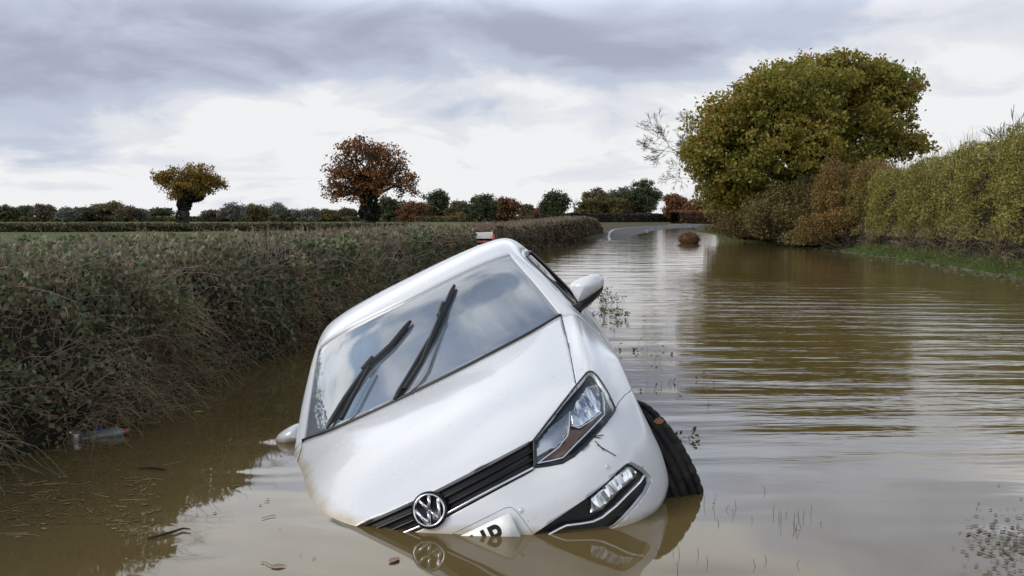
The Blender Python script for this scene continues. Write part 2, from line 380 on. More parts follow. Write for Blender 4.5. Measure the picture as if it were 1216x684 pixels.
# control net of the half body (x = car's left): rows run front to back, columns from the centre line out and down
NET = [
 [(0,.10,.17),(.27,.105,.17),(.44,.13,.17),(.52,.17,.17),(.61,.27,.175),(.70,.37,.17),(.755,.44,.19),(.775,.485,.20),(.755,.50,.21)],
 [(0,.03,.225),(.27,.036,.225),(.44,.065,.225),(.54,.105,.225),(.66,.21,.225),(.745,.33,.225),(.795,.425,.245),(.808,.48,.25),(.785,.50,.25)],
 [(0,.00,.36),(.27,.008,.36),(.44,.045,.36),(.545,.085,.36),(.68,.175,.36),(.77,.315,.355),(.822,.425,.36),(.832,.485,.36),(.81,.505,.36)],
 [(0,.00,.48),(.27,.008,.48),(.44,.05,.48),(.55,.09,.485),(.68,.185,.485),(.77,.33,.475),(.826,.435,.46),(.835,.495,.45),(.815,.515,.45)],
 [(0,.015,.575),(.25,.03,.58),(.40,.085,.592),(.54,.15,.598),(.67,.25,.60),(.757,.38,.585),(.826,.475,.56),(.836,.525,.54),(.815,.54,.54)],
 [(0,.05,.675),(.25,.065,.676),(.425,.118,.680),(.56,.20,.690),(.69,.30,.680),(.765,.445,.640),(.828,.53,.625),(.838,.57,.60),(.815,.585,.595)],
 [(0,.115,.722),(.26,.13,.724),(.45,.19,.730),(.60,.285,.738),(.712,.39,.725),(.775,.52,.695),(.835,.60,.672),(.842,.645,.645),(.82,.66,.635)],
 [(0,.40,.825),(.28,.405,.825),(.50,.41,.805),(.652,.40,.766),(.733,.53,.785),(.79,.68,.765),(.846,.76,.735),(.848,.79,.70),(.825,.80,.675)],
 [(0,.75,.905),(.28,.75,.905),(.51,.75,.89),(.675,.74,.855),(.742,.82,.875),(.792,.90,.826),(.847,.93,.755),(.848,1.0,.70),(.83,1.03,.60)],
 [(0,1.10,.972),(.30,1.115,.975),(.54,1.17,.980),(.695,1.26,.988),(.757,1.27,.965),(.798,1.28,.880),(.848,1.29,.76),(.845,1.24,.50),(.82,1.17,.30)],
 [(0,1.40,1.185),(.28,1.42,1.19),(.50,1.48,1.19),(.640,1.545,1.185),(.700,1.58,1.165),(.808,1.60,.920),(.848,1.55,.77),(.845,1.45,.47),(.80,1.40,.24)],
 [(0,1.715,1.400),(.25,1.735,1.402),(.45,1.785,1.397),(.580,1.84,1.378),(.626,1.88,1.352),(.808,1.95,.940),(.850,1.92,.78),(.846,1.85,.46),(.80,1.8,.22)],
 [(0,2.2,1.520),(.25,2.2,1.517),(.46,2.2,1.503),(.580,2.25,1.478),(.636,2.28,1.420),(.806,2.3,.955),(.850,2.3,.79),(.846,2.3,.46),(.80,2.3,.22)],
 [(0,2.9,1.505),(.25,2.9,1.502),(.45,2.9,1.485),(.565,2.9,1.455),(.618,2.9,1.40),(.795,2.9,.97),(.846,2.9,.80),(.842,2.85,.46),(.80,2.85,.22)],
 [(0,3.52,1.405),(.24,3.515,1.400),(.42,3.50,1.38),(.53,3.47,1.345),(.585,3.44,1.30),(.768,3.42,.99),(.838,3.4,.81),(.838,3.4,.46),(.79,3.4,.24)],
 [(0,3.80,1.02),(.25,3.79,1.02),(.44,3.765,1.02),(.57,3.72,1.01),(.645,3.67,1.0),(.728,3.64,.97),(.808,3.64,.81),(.818,3.64,.46),(.77,3.64,.26)],
 [(0,3.90,.80),(.25,3.89,.80),(.44,3.865,.80),(.58,3.82,.79),(.66,3.775,.785),(.72,3.73,.78),(.785,3.70,.74),(.80,3.70,.45),(.755,3.70,.28)],
 [(0,3.965,.52),(.25,3.955,.52),(.44,3.93,.52),(.58,3.895,.52),(.665,3.85,.52),(.72,3.81,.52),(.765,3.77,.50),(.78,3.74,.42),(.74,3.72,.28)],
 [(0,3.93,.27),(.25,3.92,.27),(.44,3.895,.27),(.58,3.86,.27),(.65,3.82,.27),(.70,3.79,.27),(.74,3.76,.27),(.745,3.74,.27),(.72,3.72,.26)],
]
def tangents(P, brk=None):
    """finite-difference tangents, one-sided at the ends and at a break; returns incoming and outgoing"""
    n = len(P); d = np.linalg.norm(np.diff(P, axis=0), axis=1) ** .5 + 1e-6
    s = np.diff(P, axis=0) / d[:, None]; ti = np.zeros_like(P); to = np.zeros_like(P)
    for i in range(n):
        if i == 0: ti[i] = to[i] = s[0]
        elif i == n - 1: ti[i] = to[i] = s[-1]
        elif i == brk: ti[i] = s[i - 1]; to[i] = s[i]
        else: ti[i] = to[i] = (s[i - 1] * d[i] + s[i] * d[i - 1]) / (d[i] + d[i - 1])
    return ti, to, d
def hermite(P, k, brk=None, sym=False):
    P = np.asarray(P, float)
    if sym:
        g = P[1:2] * [-1, 1, 1]; Q = np.concatenate([g, P]); ti, to, d = tangents(Q, None); ti, to, d = ti[1:], to[1:], d[1:]
    else: ti, to, d = tangents(P, brk)
    out = []
    for i in range(len(P) - 1):
        t = np.linspace(0, 1, k, endpoint=False)[:, None]; h = d[i]
        out.append((2*t**3-3*t**2+1)*P[i] + (t**3-2*t**2+t)*h*to[i] + (-2*t**3+3*t**2)*P[i+1] + (t**3-t**2)*h*ti[i+1])
    out.append(P[-1:]); return np.concatenate(out)
KS, KJ = 9, 8
net = np.array(NET, float)
colsx = np.stack([hermite(net[:, j], KS, 9 if j <= 4 else None) for j in range(9)], 1)
skin = np.stack([hermite(colsx[s], KJ, None, True) for s in range(len(colsx))], 0)
bm0 = bmesh.new(); TAG = bm0.faces.layers.int.new('tag')
vs = [[bm0.verts.new(c) for c in row] for row in skin]
for row in vs: row[0].co.x = 0
FRONT, BONNET, HEAD, GRILLE, FOG, FENDER, BUMPER, SCREEN, SHELL, FDOOR, FGLASS, RDOOR, RGLASS, GATE, RWIN, TAIL, GONE, RBUMP, QGLASS = range(1, 20)
for a in range(len(vs) - 1):
    sspan = a // KS
    for b in range(len(vs[0]) - 1):
        js = b // KJ
        f = bm0.faces.new((vs[a][b], vs[a][b + 1], vs[a + 1][b + 1], vs[a + 1][b]))
        g = FRONT if sspan < 9 else SHELL
        if 9 <= sspan < 11 and js < 3: g = SCREEN
        if sspan == 14 and js < 3: g = RWIN
        if sspan in (15, 16) and js < 3: g = GATE
        if sspan == 15 and js in (3, 4): g = TAIL
        if sspan >= 17: g = RBUMP
        f[TAG] = g
bm0.normal_update()
def inside(p, poly):
    x, y = p; r = False; n = len(poly)
    for i in range(n):
        x1, y1 = poly[i]; x2, y2 = poly[(i + 1) % n]
        if (y1 > y) != (y2 > y) and x < (x2 - x1) * (y - y1) / (y2 - y1) + x1: r = not r
    return r
def cut(bm, layer, poly, proj, plane, flt, newtag):
    n = len(poly)
    for i in range(n):
        a, b = poly[i], poly[(i + 1) % n]
        if math.hypot(a[0] - b[0], a[1] - b[1]) < 1e-6: continue
        lo = (min(a[0], b[0]), min(a[1], b[1])); hi = (max(a[0], b[0]), max(a[1], b[1]))
        fs = []
        for f in bm.faces:
            if not flt(f): continue
            q = [proj(v.co) for v in f.verts]
            if max(p[0] for p in q) < lo[0] or min(p[0] for p in q) > hi[0] or max(p[1] for p in q) < lo[1] or min(p[1] for p in q) > hi[1]: continue
            fs.append(f)
        if not fs: continue
        geom = list(set(fs) | {e for f in fs for e in f.edges} | {v for f in fs for v in f.verts})
        co, no = plane(a, b)
        bmesh.ops.bisect_plane(bm, geom=geom, plane_co=co, plane_no=no, dist=2e-5)
    bm.normal_update()
    for f in bm.faces:
        if flt(f) and inside(proj(f.calc_center_median()), poly): f[layer] = newtag
def pplane(a, b): return EYE, ray(*a).cross(ray(*b)).normalized()
def sproj(co): return (co.y, co.z)
def splane(a, b): return Vector((0, a[0], a[1])), Vector((0, -(b[1] - a[1]), b[0] - a[0])).normalized()
def facing(f): return f.normal.dot(EYE - f.calc_center_median())
# orient outward
bmesh.ops.recalc_face_normals(bm0, faces=bm0.faces[:])
chk = min(bm0.faces, key=lambda f: (f.calc_center_median() - Vector((.2, .6, .88))).length)
if chk.normal.z < 0: bmesh.ops.reverse_faces(bm0, faces=bm0.faces[:])
bm0.normal_update()
from mathutils.kdtree import KDTree
_kd = KDTree(len(bm0.verts)); _kn = []
for i_, v_ in enumerate(bm0.verts): _kd.insert(v_.co, i_); n_ = v_.normal.copy(); n_.x = 0 if v_.co.x < 1e-6 else n_.x; _kn.append(n_.normalized())
_kd.balance()
def smooth_n(co):
    # normal of the uncut skin at a point of either half
    q = Vector((abs(co.x), co.y, co.z)); r_ = Vector()
    for _, i_, d_ in _kd.find_n(q, 4): r_ += _kn[i_] / (d_ + .002)
    r_.normalize()
    if co.x < 0: r_.x = -r_.x
    return r_

P_HEAD = [(634.7,555),(633.7,523),(684,458),(697,442.6),(700.5,441),(704,442),(709,446.5),(716,456.5),(722,467),(730.3,484.5),(730.2,487),(727,492),(718,503.7),(697.8,526),(681.4,541.5),(668,549.7),(650.7,553)]
P_BON = [(684.5,457.4),(800,330),(640,250),(250,250),(250,722),(435.8,625.4),(480,602.3),(521,581.1),(633.7,522.6)]
P_GRI = [(633.7,522.6),(521,581.1),(435.8,625.4),(300,696),(330,712),(493.7,632),(534,612),(632,559.3),(634.7,555)]
P_FOG = [(633.6,635),(666,613),(702.4,588),(720.5,573.4),(738.6,555.3),(745.8,550.3),(750.3,549.4),(754.8,550.8),(767.5,559.9),(772.6,566.5),(772.9,572.5),(767.5,584.3),(754.8,600.6),(742.2,614.1),(731,624),(706,637),(660,652),(633,650)]
P_FEN = [(730.2,487),(735,477.5),(742,469.5),(751.5,462.6),(766,452),(840,430),(840,300),(640,300),(640,380),(684.5,457.4),(700.5,441)]
is_front = lambda f: f[TAG] == FRONT
cut(bm0, TAG, P_HEAD, pix, pplane, lambda f: f[TAG] == FRONT and f.calc_center_median().y < .8 and facing(f) > 0, HEAD)
cut(bm0, TAG, P_FOG, pix, pplane, lambda f: f[TAG] == FRONT and f.calc_center_median().y < .6 and facing(f) > 0, FOG)
cut(bm0, TAG, P_GRI, pix, pplane, lambda f: f[TAG] == FRONT and f.calc_center_median().y < .3 and f.calc_center_median().z > .54 and f.calc_center_median().x < .5, GRILLE)
P_PLAN = [(-.1, -.2), (.615, -.2), (.640, .30), (.651, .37), (.667, .62), (.682, .9), (.698, 1.262), (.698, 1.5), (-.1, 1.5)]
cut(bm0, TAG, P_PLAN, lambda c: (c.x, c.y), lambda a, b: (Vector((a[0], a[1], 0)), Vector((-(b[1] - a[1]), b[0] - a[0], 0)).normalized()), lambda f: f[TAG] == FRONT and f.calc_center_median().z > .6, 50)
cut(bm0, TAG, P_BON, pix, pplane, lambda f: f[TAG] == 50, BONNET)
for f in bm0.faces:
    if f[TAG] == 50: f[TAG] = FRONT
cut(bm0, TAG, P_FEN, pix, pplane, lambda f: f[TAG] == FRONT and f.calc_center_median().z > .45, FENDER)
for f in bm0.faces:
    c = f.calc_center_median()
    if f[TAG] == FRONT: f[TAG] = FENDER if c.y > .64 else BUMPER
side = lambda f: f[TAG] == SHELL and abs(f.normal.x) > .35 and f.calc_center_median().x > .55
P_FD = [(1.315,.27),(1.30,.62),(1.31,.93),(1.40,1.015),(1.66,1.215),(1.93,1.352),(2.1,1.375),(2.47,1.385),(2.50,.95),(2.50,.27)]
P_RD = [(2.51,.27),(2.51,.95),(2.48,1.385),(2.9,1.37),(3.12,1.34),(3.27,1.22),(3.34,1.0),(3.30,.82),(3.0,.72),(2.90,.45),(2.88,.27)]
P_FG = [(1.42,.955),(1.46,1.02),(1.68,1.19),(1.95,1.322),(2.12,1.345),(2.41,1.352),(2.43,.985),(2.0,.967)]
P_RG = [(2.56,.990),(2.54,1.352),(2.9,1.338),(3.06,1.31),(3.19,1.20),(3.24,1.03),(3.0,1.0)]
P_AR = [(3.27 + .37 * math.cos(a), .31 + .37 * math.sin(a)) for a in np.linspace(-.3, math.pi + .3, 30)] + [(2.93, .05), (3.6, .05)]
cut(bm0, TAG, P_AR, sproj, splane, lambda f: f[TAG] == SHELL and f.calc_center_median().x > .6 and f.calc_center_median().z < .8, GONE)
cut(bm0, TAG, P_FD, sproj, splane, side, FDOOR); cut(bm0, TAG, P_RD, sproj, splane, side, RDOOR)
cut(bm0, TAG, P_FG, sproj, splane, lambda f: f[TAG] == FDOOR, FGLASS); cut(bm0, TAG, P_RG, sproj, splane, lambda f: f[TAG] == RDOOR, RGLASS)
bm0.normal_update()
def mirror_join(b):
    g = bmesh.ops.duplicate(b, geom=b.verts[:] + b.edges[:] + b.faces[:])
    nv = [e for e in g['geom'] if isinstance(e, bmesh.types.BMVert)]; nf = [e for e in g['geom'] if isinstance(e, bmesh.types.BMFace)]
    for v in nv: v.co.x = -v.co.x
    bmesh.ops.reverse_faces(b, faces=nf)
    bmesh.ops.remove_doubles(b, verts=[v for v in b.verts if abs(v.co.x) < 1e-4], dist=1e-4)
_b = bm0.copy(); mirror_join(_b); _b.normal_update(); BVH = BVHTree.FromBMesh(_b); _b.free()
def on_skin(u, v, off=0.0):
    loc, no, _, _ = BVH.ray_cast(EYE, ray(u, v))
    if loc is None: return None
    return loc + no * off
def skin_n(u, v): return BVH.ray_cast(EYE, ray(u, v))[1]

def tidy(b):
    bmesh.ops.remove_doubles(b, verts=b.verts[:], dist=.0009)
    bmesh.ops.dissolve_degenerate(b, edges=b.edges[:], dist=.0004)
    for _ in range(3):
        bad = [f for f in b.faces if f.calc_area() < 2e-7 and any(len(e.link_faces) == 1 for e in f.edges)]
        if not bad: break
        bmesh.ops.delete(b, geom=bad, context='FACES')
    b.normal_update()
def extract(ids):
    b = bm0.copy(); L = b.faces.layers.int['tag']; b.normal_update()
    nrm = {v.index: v.normal.copy() for v in b.verts}
    for v in b.verts: v.tag = False
    bmesh.ops.delete(b, geom=[f for f in b.faces if f[L] not in ids], context='FACES')
    tidy(b); return b
def boundary(b): return [e for e in b.edges if len(e.link_faces) == 1]
def shrink(b, gap):
    b.normal_update(); mv = {}
    for e in boundary(b):
        f = e.link_faces[0]; mid = (e.verts[0].co + e.verts[1].co) / 2
        t = (e.verts[1].co - e.verts[0].co); 
        if t.length < 1e-7: continue
        d = smooth_n(mid).cross(t).normalized()
        if d.dot(f.calc_center_median() - mid) < 0: d = -d
        for v in e.verts: mv.setdefault(v, []).append((d, t.length))
    for v, l in mv.items():
        d = sum((x * w for x, w in l), Vector()); 
        if d.length > 0: v.co += d.normalized() * gap
def flange(b, depth):
    nv = {v: smooth_n(v.co) for v in b.verts}
    be = boundary(b)
    r = bmesh.ops.extrude_edge_only(b, edges=be)
    new = [v for v in r['geom'] if isinstance(v, bmesh.types.BMVert)]
    old = list({v for e in be for v in e.verts}); kd = {}
    for v in new:
        o = min((e.other_vert(v) for e in v.link_edges if e.other_vert(v) in nv), key=lambda q: (q.co - v.co).length)
        kd[v] = nv[o]
    for v, n in kd.items(): v.co -= n * depth
def mirror_mesh(o, name=None):
    me = o.data.copy(); n = len(me.vertices); co = np.empty(n * 3, np.float32); me.vertices.foreach_get('co', co); co[0::3] *= -1; me.vertices.foreach_set('co', co)
    me.flip_normals(); me.update()
    q = D.objects.new(name or o.name.split('.')[0], me); S.collection.objects.link(q); q.parent = o.parent
    return q
def panel(name, ids, m, parent, both=False, gap=.002, fl=.014, off=0.0):
    b = extract(ids)
    if off:
        b.normal_update()
        for v in b.verts: v.co += smooth_n(v.co) * off
        for v in b.verts:
            if abs(v.co.x) < .003: v.co.x = 0
    if both: mirror_join(b)
    if gap: shrink(b, gap)
    if fl: flange(b, fl)
    return from_bm(name, b, m, parent)
def sunk(name, ids, m, parent, depth, both=False, push=None):
    """the faces pushed in by depth, with walls up to their old outline"""
    b = extract(ids)
    if both: mirror_join(b)
    nv = {v: smooth_n(v.co) for v in b.verts}
    old = b.faces[:]
    be = boundary(b); r = bmesh.ops.extrude_edge_only(b, edges=be)
    new = [v for v in r['geom'] if isinstance(v, bmesh.types.BMVert)]
    dst = {}
    for v in new:
        o = min((e.other_vert(v) for e in v.link_edges if e.other_vert(v) in nv), key=lambda q: (q.co - v.co).length); dst[v] = (o.co.copy(), nv[o])
    # new verts become the outline; the original faces sink
    for v, (c, n) in dst.items(): v.co = c
    for v, n in nv.items(): v.co -= (push if push else n) * depth
    bmesh.ops.recalc_face_normals(b, faces=b.faces[:])
    return from_bm(name, b, m, parent)

CAR = D.objects.new('hatchback_car', None); S.collection.objects.link(CAR); CAR.matrix_world = CAR_M
tag(CAR, 'white five door hatchback tipped nose down on its side in brown flood water', 'car')

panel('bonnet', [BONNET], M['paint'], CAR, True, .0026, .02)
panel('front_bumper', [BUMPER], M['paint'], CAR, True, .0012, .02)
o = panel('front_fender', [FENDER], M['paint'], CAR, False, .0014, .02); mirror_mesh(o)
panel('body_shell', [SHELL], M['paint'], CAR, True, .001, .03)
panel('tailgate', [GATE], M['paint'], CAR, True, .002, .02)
panel('rear_window', [RWIN], M['tint'], CAR, True, 0, 0, -.004)
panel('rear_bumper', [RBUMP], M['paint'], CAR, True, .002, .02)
o = panel('tail_light', [TAIL], M['red'], CAR, False, .002, .02); mirror_mesh(o)
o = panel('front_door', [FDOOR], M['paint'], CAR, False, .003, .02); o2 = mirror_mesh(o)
g = panel('door_window', [FGLASS], M['tint'], o, False, 0, .004, -.006); mirror_mesh(g).parent = o2
b = extract([FGLASS]); be = None
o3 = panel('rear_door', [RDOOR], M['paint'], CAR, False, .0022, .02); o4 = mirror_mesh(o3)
g2 = panel('door_window', [RGLASS], M['tint'], o3, False, 0, .004, -.006); mirror_mesh(g2).parent = o4
# black rubber seals round the side windows
def seal(ids, parent, parent2):
    b = extract(ids); b.normal_update(); nv = {v.index: v.normal.copy() for v in b.verts}; parts = []
    for e in boundary(b):
        a, c = e.verts; P = [a.co + a.normal * .002, c.co + c.normal * .002]; parts.append(one_tube(P, .009, 5))
    b.free(); V, F = merge_geo(parts); q = np_mesh('window_seal', V, F, M['black'], parent, True); mirror_mesh(q).parent = parent2
seal([FGLASS], o, o2); seal([RGLASS], o3, o4)
for dd, dd2, (hy, hz) in ((o, o2, (2.30, .86)), (o3, o4, (3.10, .88))):
    loc, no, _, _ = BVH.ray_cast(Vector((1.5, hy, hz)), Vector((-1, 0, 0)))
    P = [loc + no * d + Vector((0, k, 0)) for k, d in ((-.095, .004), (-.075, .03), (0, .036), (.075, .03), (.095, .004))]
    V, F = one_tube(P, [.008, .013, .014, .013, .008], 8); hd = np_mesh('handle', V, F, M['paint'], dd, True); mirror_mesh(hd).parent = dd2
# dark structure behind the panel gaps
b = extract([BONNET, BUMPER, FENDER]); b.normal_update()
for v in b.verts: v.co -= smooth_n(v.co) * .024
mirror_join(b); from_bm('inner_structure', b, M['shell'], CAR)
b = extract([FDOOR, RDOOR]); b.normal_update()
for v in b.verts: v.co -= smooth_n(v.co) * .03
dl_ = from_bm('door_lining', b, M['shell'], CAR); mirror_mesh(dl_)

# windscreen with its dark border
ws = panel('windscreen', [SCREEN], M['screen'], CAR, True, .004, .004, -.004)
b = extract([SCREEN]); b.normal_update()
for v in b.verts: v.co -= smooth_n(v.co) * .007
mirror_join(b); bd = {v for e in boundary(b) for v in e.verts}
r = bmesh.ops.inset_region(b, faces=b.faces[:], thickness=.042, use_even_offset=False, use_boundary=True)
keep = set(r['faces']); bmesh.ops.delete(b, geom=[f for f in b.faces if f not in keep], context='FACES')
from_bm('dark_border', b, M['frit'], ws)

cw_ = [Vector((x * sg_, y + .006, z + .002)) for sg_, r_ in ((-1, colsx[9 * KS, 3::-1]), (1, colsx[9 * KS, 1:4])) for x, y, z in r_]
V, F = one_tube(hermite([tuple(p) for p in cw_], 6), .011, 6); np_mesh('cowl_seal', V, F, M['black'], CAR, True)
# grille, chrome strip, slats
gr = sunk('grille', [GRILLE], M['gloss_black'], CAR, .035, True, Vector((0, -1, 0)))
def strip_pts(pts, off, n=3):
    out = []
    for i in range(len(pts) - 1):
        for k in range(n):
            f = k / n; p = on_skin(pts[i][0] * (1 - f) + pts[i + 1][0] * f, pts[i][1] * (1 - f) + pts[i + 1][1] * f, off)
            if p: out.append(p)
    p = on_skin(*pts[-1], off)
    if p: out.append(p)
    return out
def mirrored(parts): return parts + [(V * np.array([-1, 1, 1]), F[:, ::-1]) for V, F in parts]
def halfline(pts, off): return [p for p in strip_pts(pts, off, 5) if p.x > -.002]
bot = halfline([(632.6, 555.6), (600, 572.6), (566, 590.6), (534, 608), (500, 626.5)], .003)
V, F = merge_geo(mirrored([one_tube(bot, .0052, 8)])); np_mesh('chrome_strip', V, F, M['chrome'], gr, True)
parts = []
for k in (.36, .68):
    pts = [(633.7, 522.6 + (555.6 - 522.6) * k), (521, 581.1 + (614.8 - 581.1) * k), (470, 607.6 + 34 * k)]
    parts.append(one_tube(halfline(pts, -.014), .0065, 6))
V, F = merge_geo(mirrored(parts)); np_mesh('slat', V, F, M['gloss_black'], gr, True)

# badge
bp = on_skin(511, 604.4, 0); bn = Vector((0, -1, .22)).normalized()
bc = Vector((0, bp.y - .012, bp.z)); by = Vector((0, 0, 1)); by = (by - bn * by.dot(bn)).normalized(); bx = by.cross(bn).normalized()
if bx.x < 0: bx = -bx
def lathe_disc(prof, c, ax, ux, uy, n=40):
    V = []; k = len(prof)
    for r_, h in prof:
        for i in range(n):
            a = 2 * math.pi * i / n; V.append(c + ux * (r_ * math.cos(a)) + uy * (r_ * math.sin(a)) + ax * h)
    F = [[i * n + j, i * n + (j + 1) % n, (i + 1) * n + (j + 1) % n, (i + 1) * n + j] for i in range(k - 1) for j in range(n)]
    return np.array([tuple(v) for v in V]), np.array(F)
V, F = lathe_disc([(.066, -.03), (.066, .002), (.062, .006), (.0545, .006), (.0545, .001), (.002, .001)], bc, bn, bx, by)
bd_o = np_mesh('badge', V, F, M['gloss_black'], CAR, True)
V, F = lathe_disc([(.0515, .000), (.0515, .007), (.0535, .0105), (.057, .0105), (.059, .006), (.059, .002)], bc, bn, bx, by)
parts = [(V, F)]
def bar(poly, h0=.001, h1=.0085):
    n = len(poly); V = [bc + bx * (x * .052) + by * (y * .052) + bn * h for h in (h0, h1) for x, y in poly]
    F = [[i, (i + 1) % n, n + (i + 1) % n, n + i] for i in range(n)] + [[n, n + 1, n + 2, n + 3]]
    return np.array([tuple(v) for v in V]), np.array(F)
def seg(a, b, w=.21):
    a = Vector(a); b = Vector(b); d = (b - a).normalized(); q = Vector((-d.y, d.x)) * w / 2
    return bar([tuple(a + q), tuple(a - q), tuple(b - q), tuple(b + q)])
for s in (-1, 1):
    parts += [seg((s * .40, .92), (s * .045, .10)), seg((s * .045, -.02), (s * .40, -.86)), seg((s * .88, .42), (s * .40, -.90)), seg((0, -.04), (s * .05, -.02), .10)]
    parts += [seg((s * .045, -.02), (s * .36, -.92))]
V, F = merge_geo(parts); np_mesh('emblem', V, F, M['satin'], bd_o)

# number plate (front plate: black letters on white)
pr = on_skin(606, 606, 0)
def plate_pt(x, z, d=0): return Vector((x, -.011 - d, z))
def rounded_plate():
    V, F = [], []; n = 14
    for dd in (0.0, .004):
        for zz in (.396, .506):
            for i in range(n + 1): V.append(plate_pt(-.258 + .516 * i / n, zz, dd))
    N = n + 1
    for i in range(n):
        F += [[2 * N + i, 2 * N + i + 1, 3 * N + i + 1, 3 * N + i], [3 * N + i, 3 * N + i + 1, N + i + 1, N + i], [i, i + 1, 2 * N + i + 1, 2 * N + i]]
    F += [[n, N + n, 3 * N + n, 2 * N + n], [0, 2 * N, 3 * N, N]]
    return np.array([tuple(v) for v in V]), np.array(F)
V, F = rounded_plate(); pl = np_mesh('number_plate', V, F, M['plate'], CAR)
def text_mesh(s, size, name, m, parent, place, depth=.0006, bold=.0):
    cu = D.curves.new(name, 'FONT'); cu.body = s; cu.size = size; cu.extrude = depth; cu.offset = bold; cu.align_x = 'RIGHT'; cu.space_character = 1.12
    ob = D.objects.new(name, cu); S.collection.objects.link(ob); dg = bpy.context.evaluated_depsgraph_get()
    me = D.meshes.new_from_object(ob.evaluated_get(dg)); D.objects.remove(ob)
    for v in me.vertices: v.co = place(v.co)
    return link(name, me, m, parent, False)
text_mesh('HP', .112, 'plate_lettering', mat('plate_ink', (.012, .012, .012), .5), pl, lambda c: plate_pt(.205 + c.x * .80, .413 + c.z + c.y, .0045 + c.z), 0.0, .0035)
# grey line painting in the shade of the plate recess, and the small round caps of the parking sensors
def skin_at(x, z, off=0):
    loc, no, _, _ = BVH.ray_cast(Vector((abs(x), -1, z)), Vector((0, 1, 0))); p = loc + no * off
    return Vector((p.x if x >= 0 else -p.x, p.y, p.z))
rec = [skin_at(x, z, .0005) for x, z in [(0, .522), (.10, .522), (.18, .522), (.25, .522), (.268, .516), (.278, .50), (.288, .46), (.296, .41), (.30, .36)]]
V, F = merge_geo(mirrored([one_tube(rec, .0013, 6)])); np_mesh('plate_recess_shade', V, F, mat('recess_shadow', (.25, .25, .25), .6), CAR, True)
for (u, v) in ((618.5, 606), (720.8, 553.8)):
    p = on_skin(u, v, 0); n_ = skin_n(u, v); a_ = n_.cross(Vector((0, 0, 1))).normalized(); c_ = a_.cross(n_)
    V, F = lathe_disc([(.0118, -.003), (.0115, .0012), (.0098, .0005), (.0095, -.001), (.009, .0008), (.001, .0012)], p, n_, a_, c_, 20)
    q = np_mesh('parking_sensor', V, F, M['paint'], CAR, True); mirror_mesh(q)

# headlights
def head_piece(name, poly, depth, m, parent, wob=0.0):
    b = extract([HEAD]); L = b.faces.layers.int['tag']; cut(b, L, poly, pix, pplane, lambda f: f[L] == HEAD, 99)
    bmesh.ops.delete(b, geom=[f for f in b.faces if f[L] != 99], context='FACES')
    for v in b.verts:
        d = EYE - v.co; d = d.normalized(); v.co -= (Vector((0, -1, .15)).normalized()) * depth
        v.co.y += wob * math.sin(v.co.x * 150) * math.cos(v.co.z * 60)
    r_ = flange(b, .03)
    return from_bm(name, b, m, parent)
def z2(x, y): return (620 + x / 4.886, 430 + y / 4.886)
hl = D.objects.new('headlight', None); S.collection.objects.link(hl); hl.parent = CAR
sunk('housing', [HEAD], M['bezel'], hl, .075, False, Vector((0, -1, .0)))
panel('lens', [HEAD], M['lens'], hl, False, .003, 0, .002)
V, F = one_tube(strip_pts(P_HEAD + P_HEAD[:1], .0005, 3), .0042, 6); np_mesh('lens_gasket', V, F, M['black'], hl, True)
head_piece('reflector', [z2(*q) for q in [(375,140),(435,130),(462,215),(462,290),(395,345),(330,385),(288,368),(278,300),(310,232)]], .030, M['reflector'], hl, .003)
head_piece('reflector', [z2(*q) for q in [(78,560),(82,470),(160,372),(272,290),(268,412),(205,492)]], .036, M['dim_reflector'], hl, .0015)
head_piece('indicator', [z2(*q) for q in [(276,392),(335,395),(462,300),(380,400),(232,552),(110,575),(250,468)]], .026, M['amber'], hl)
def head_line(pts, depth, r_, name='chrome_trim'):
    P = [p + Vector((0, depth, 0)) for p in strip_pts([z2(*q) for q in pts], 0, 3)]
    V, F = one_tube(P, r_, 6); np_mesh(name, V, F, M['chrome'], hl, True)
head_line([(462, 180), (474, 230), (478, 310), (380, 412), (300, 492), (235, 560), (160, 578), (88, 592)], .014, .0042)
head_line([(276, 292), (272, 380), (262, 432), (210, 500), (92, 590)], .016, .0036)
head_line([(283, 372), (330, 388), (400, 345), (460, 296)], .018, .0028)
def copy_mirrored(root):
    r2 = D.objects.new(root.name.split('.')[0], None); S.collection.objects.link(r2); r2.parent = root.parent
    for ch in list(root.children): mirror_mesh(ch).parent = r2
    return r2
copy_mirrored(hl)

# fog lamps in their black corner housings
fg = sunk('fog_lamp_housing', [FOG], M['gloss_black'], CAR, .030, False, Vector((.25, -1, 0)).normalized())
def z3(x, y): return (630 + x / 5.527, 530 + y / 5.527)
def fog_piece(name, poly, depth, m, parent, wob=0.0, fl=.02):
    b = extract([FOG]); L = b.faces.layers.int['tag']; cut(b, L, poly, pix, pplane, lambda f: f[L] == FOG, 99)
    bmesh.ops.delete(b, geom=[f for f in b.faces if f[L] != 99], context='FACES')
    for v in b.verts:
        v.co -= Vector((.25, -1, 0)).normalized() * depth; v.co.y += wob * math.sin(v.co.x * 160) * math.cos(v.co.z * 50)
    if fl: flange(b, fl)
    return from_bm(name, b, m, parent)
fp = [z3(*q) for q in [(405,342),(500,262),(590,170),(640,135),(668,138),(704,172),(690,210),(590,290),(470,422),(405,440)]]
fl_o = fog_piece('fog_lamp', fp, .016, M['reflector'], CAR, .003); lens_o = fog_piece('lens', fp, .006, M['lens'], fl_o, 0, 0)
V, F = one_tube(strip_pts([z3(*q) for q in [(742,196),(715,236),(640,310),(560,392),(470,466),(410,494),(330,508),(235,520),(185,543),(118,580)]], .0, 3), .0062, 8)
fc_o = np_mesh('chrome_strip', V, F, M['chrome'], fg, True)
fg2 = mirror_mesh(fg); mirror_mesh(fc_o).parent = fg2; fl2 = mirror_mesh(fl_o); mirror_mesh(lens_o).parent = fl2

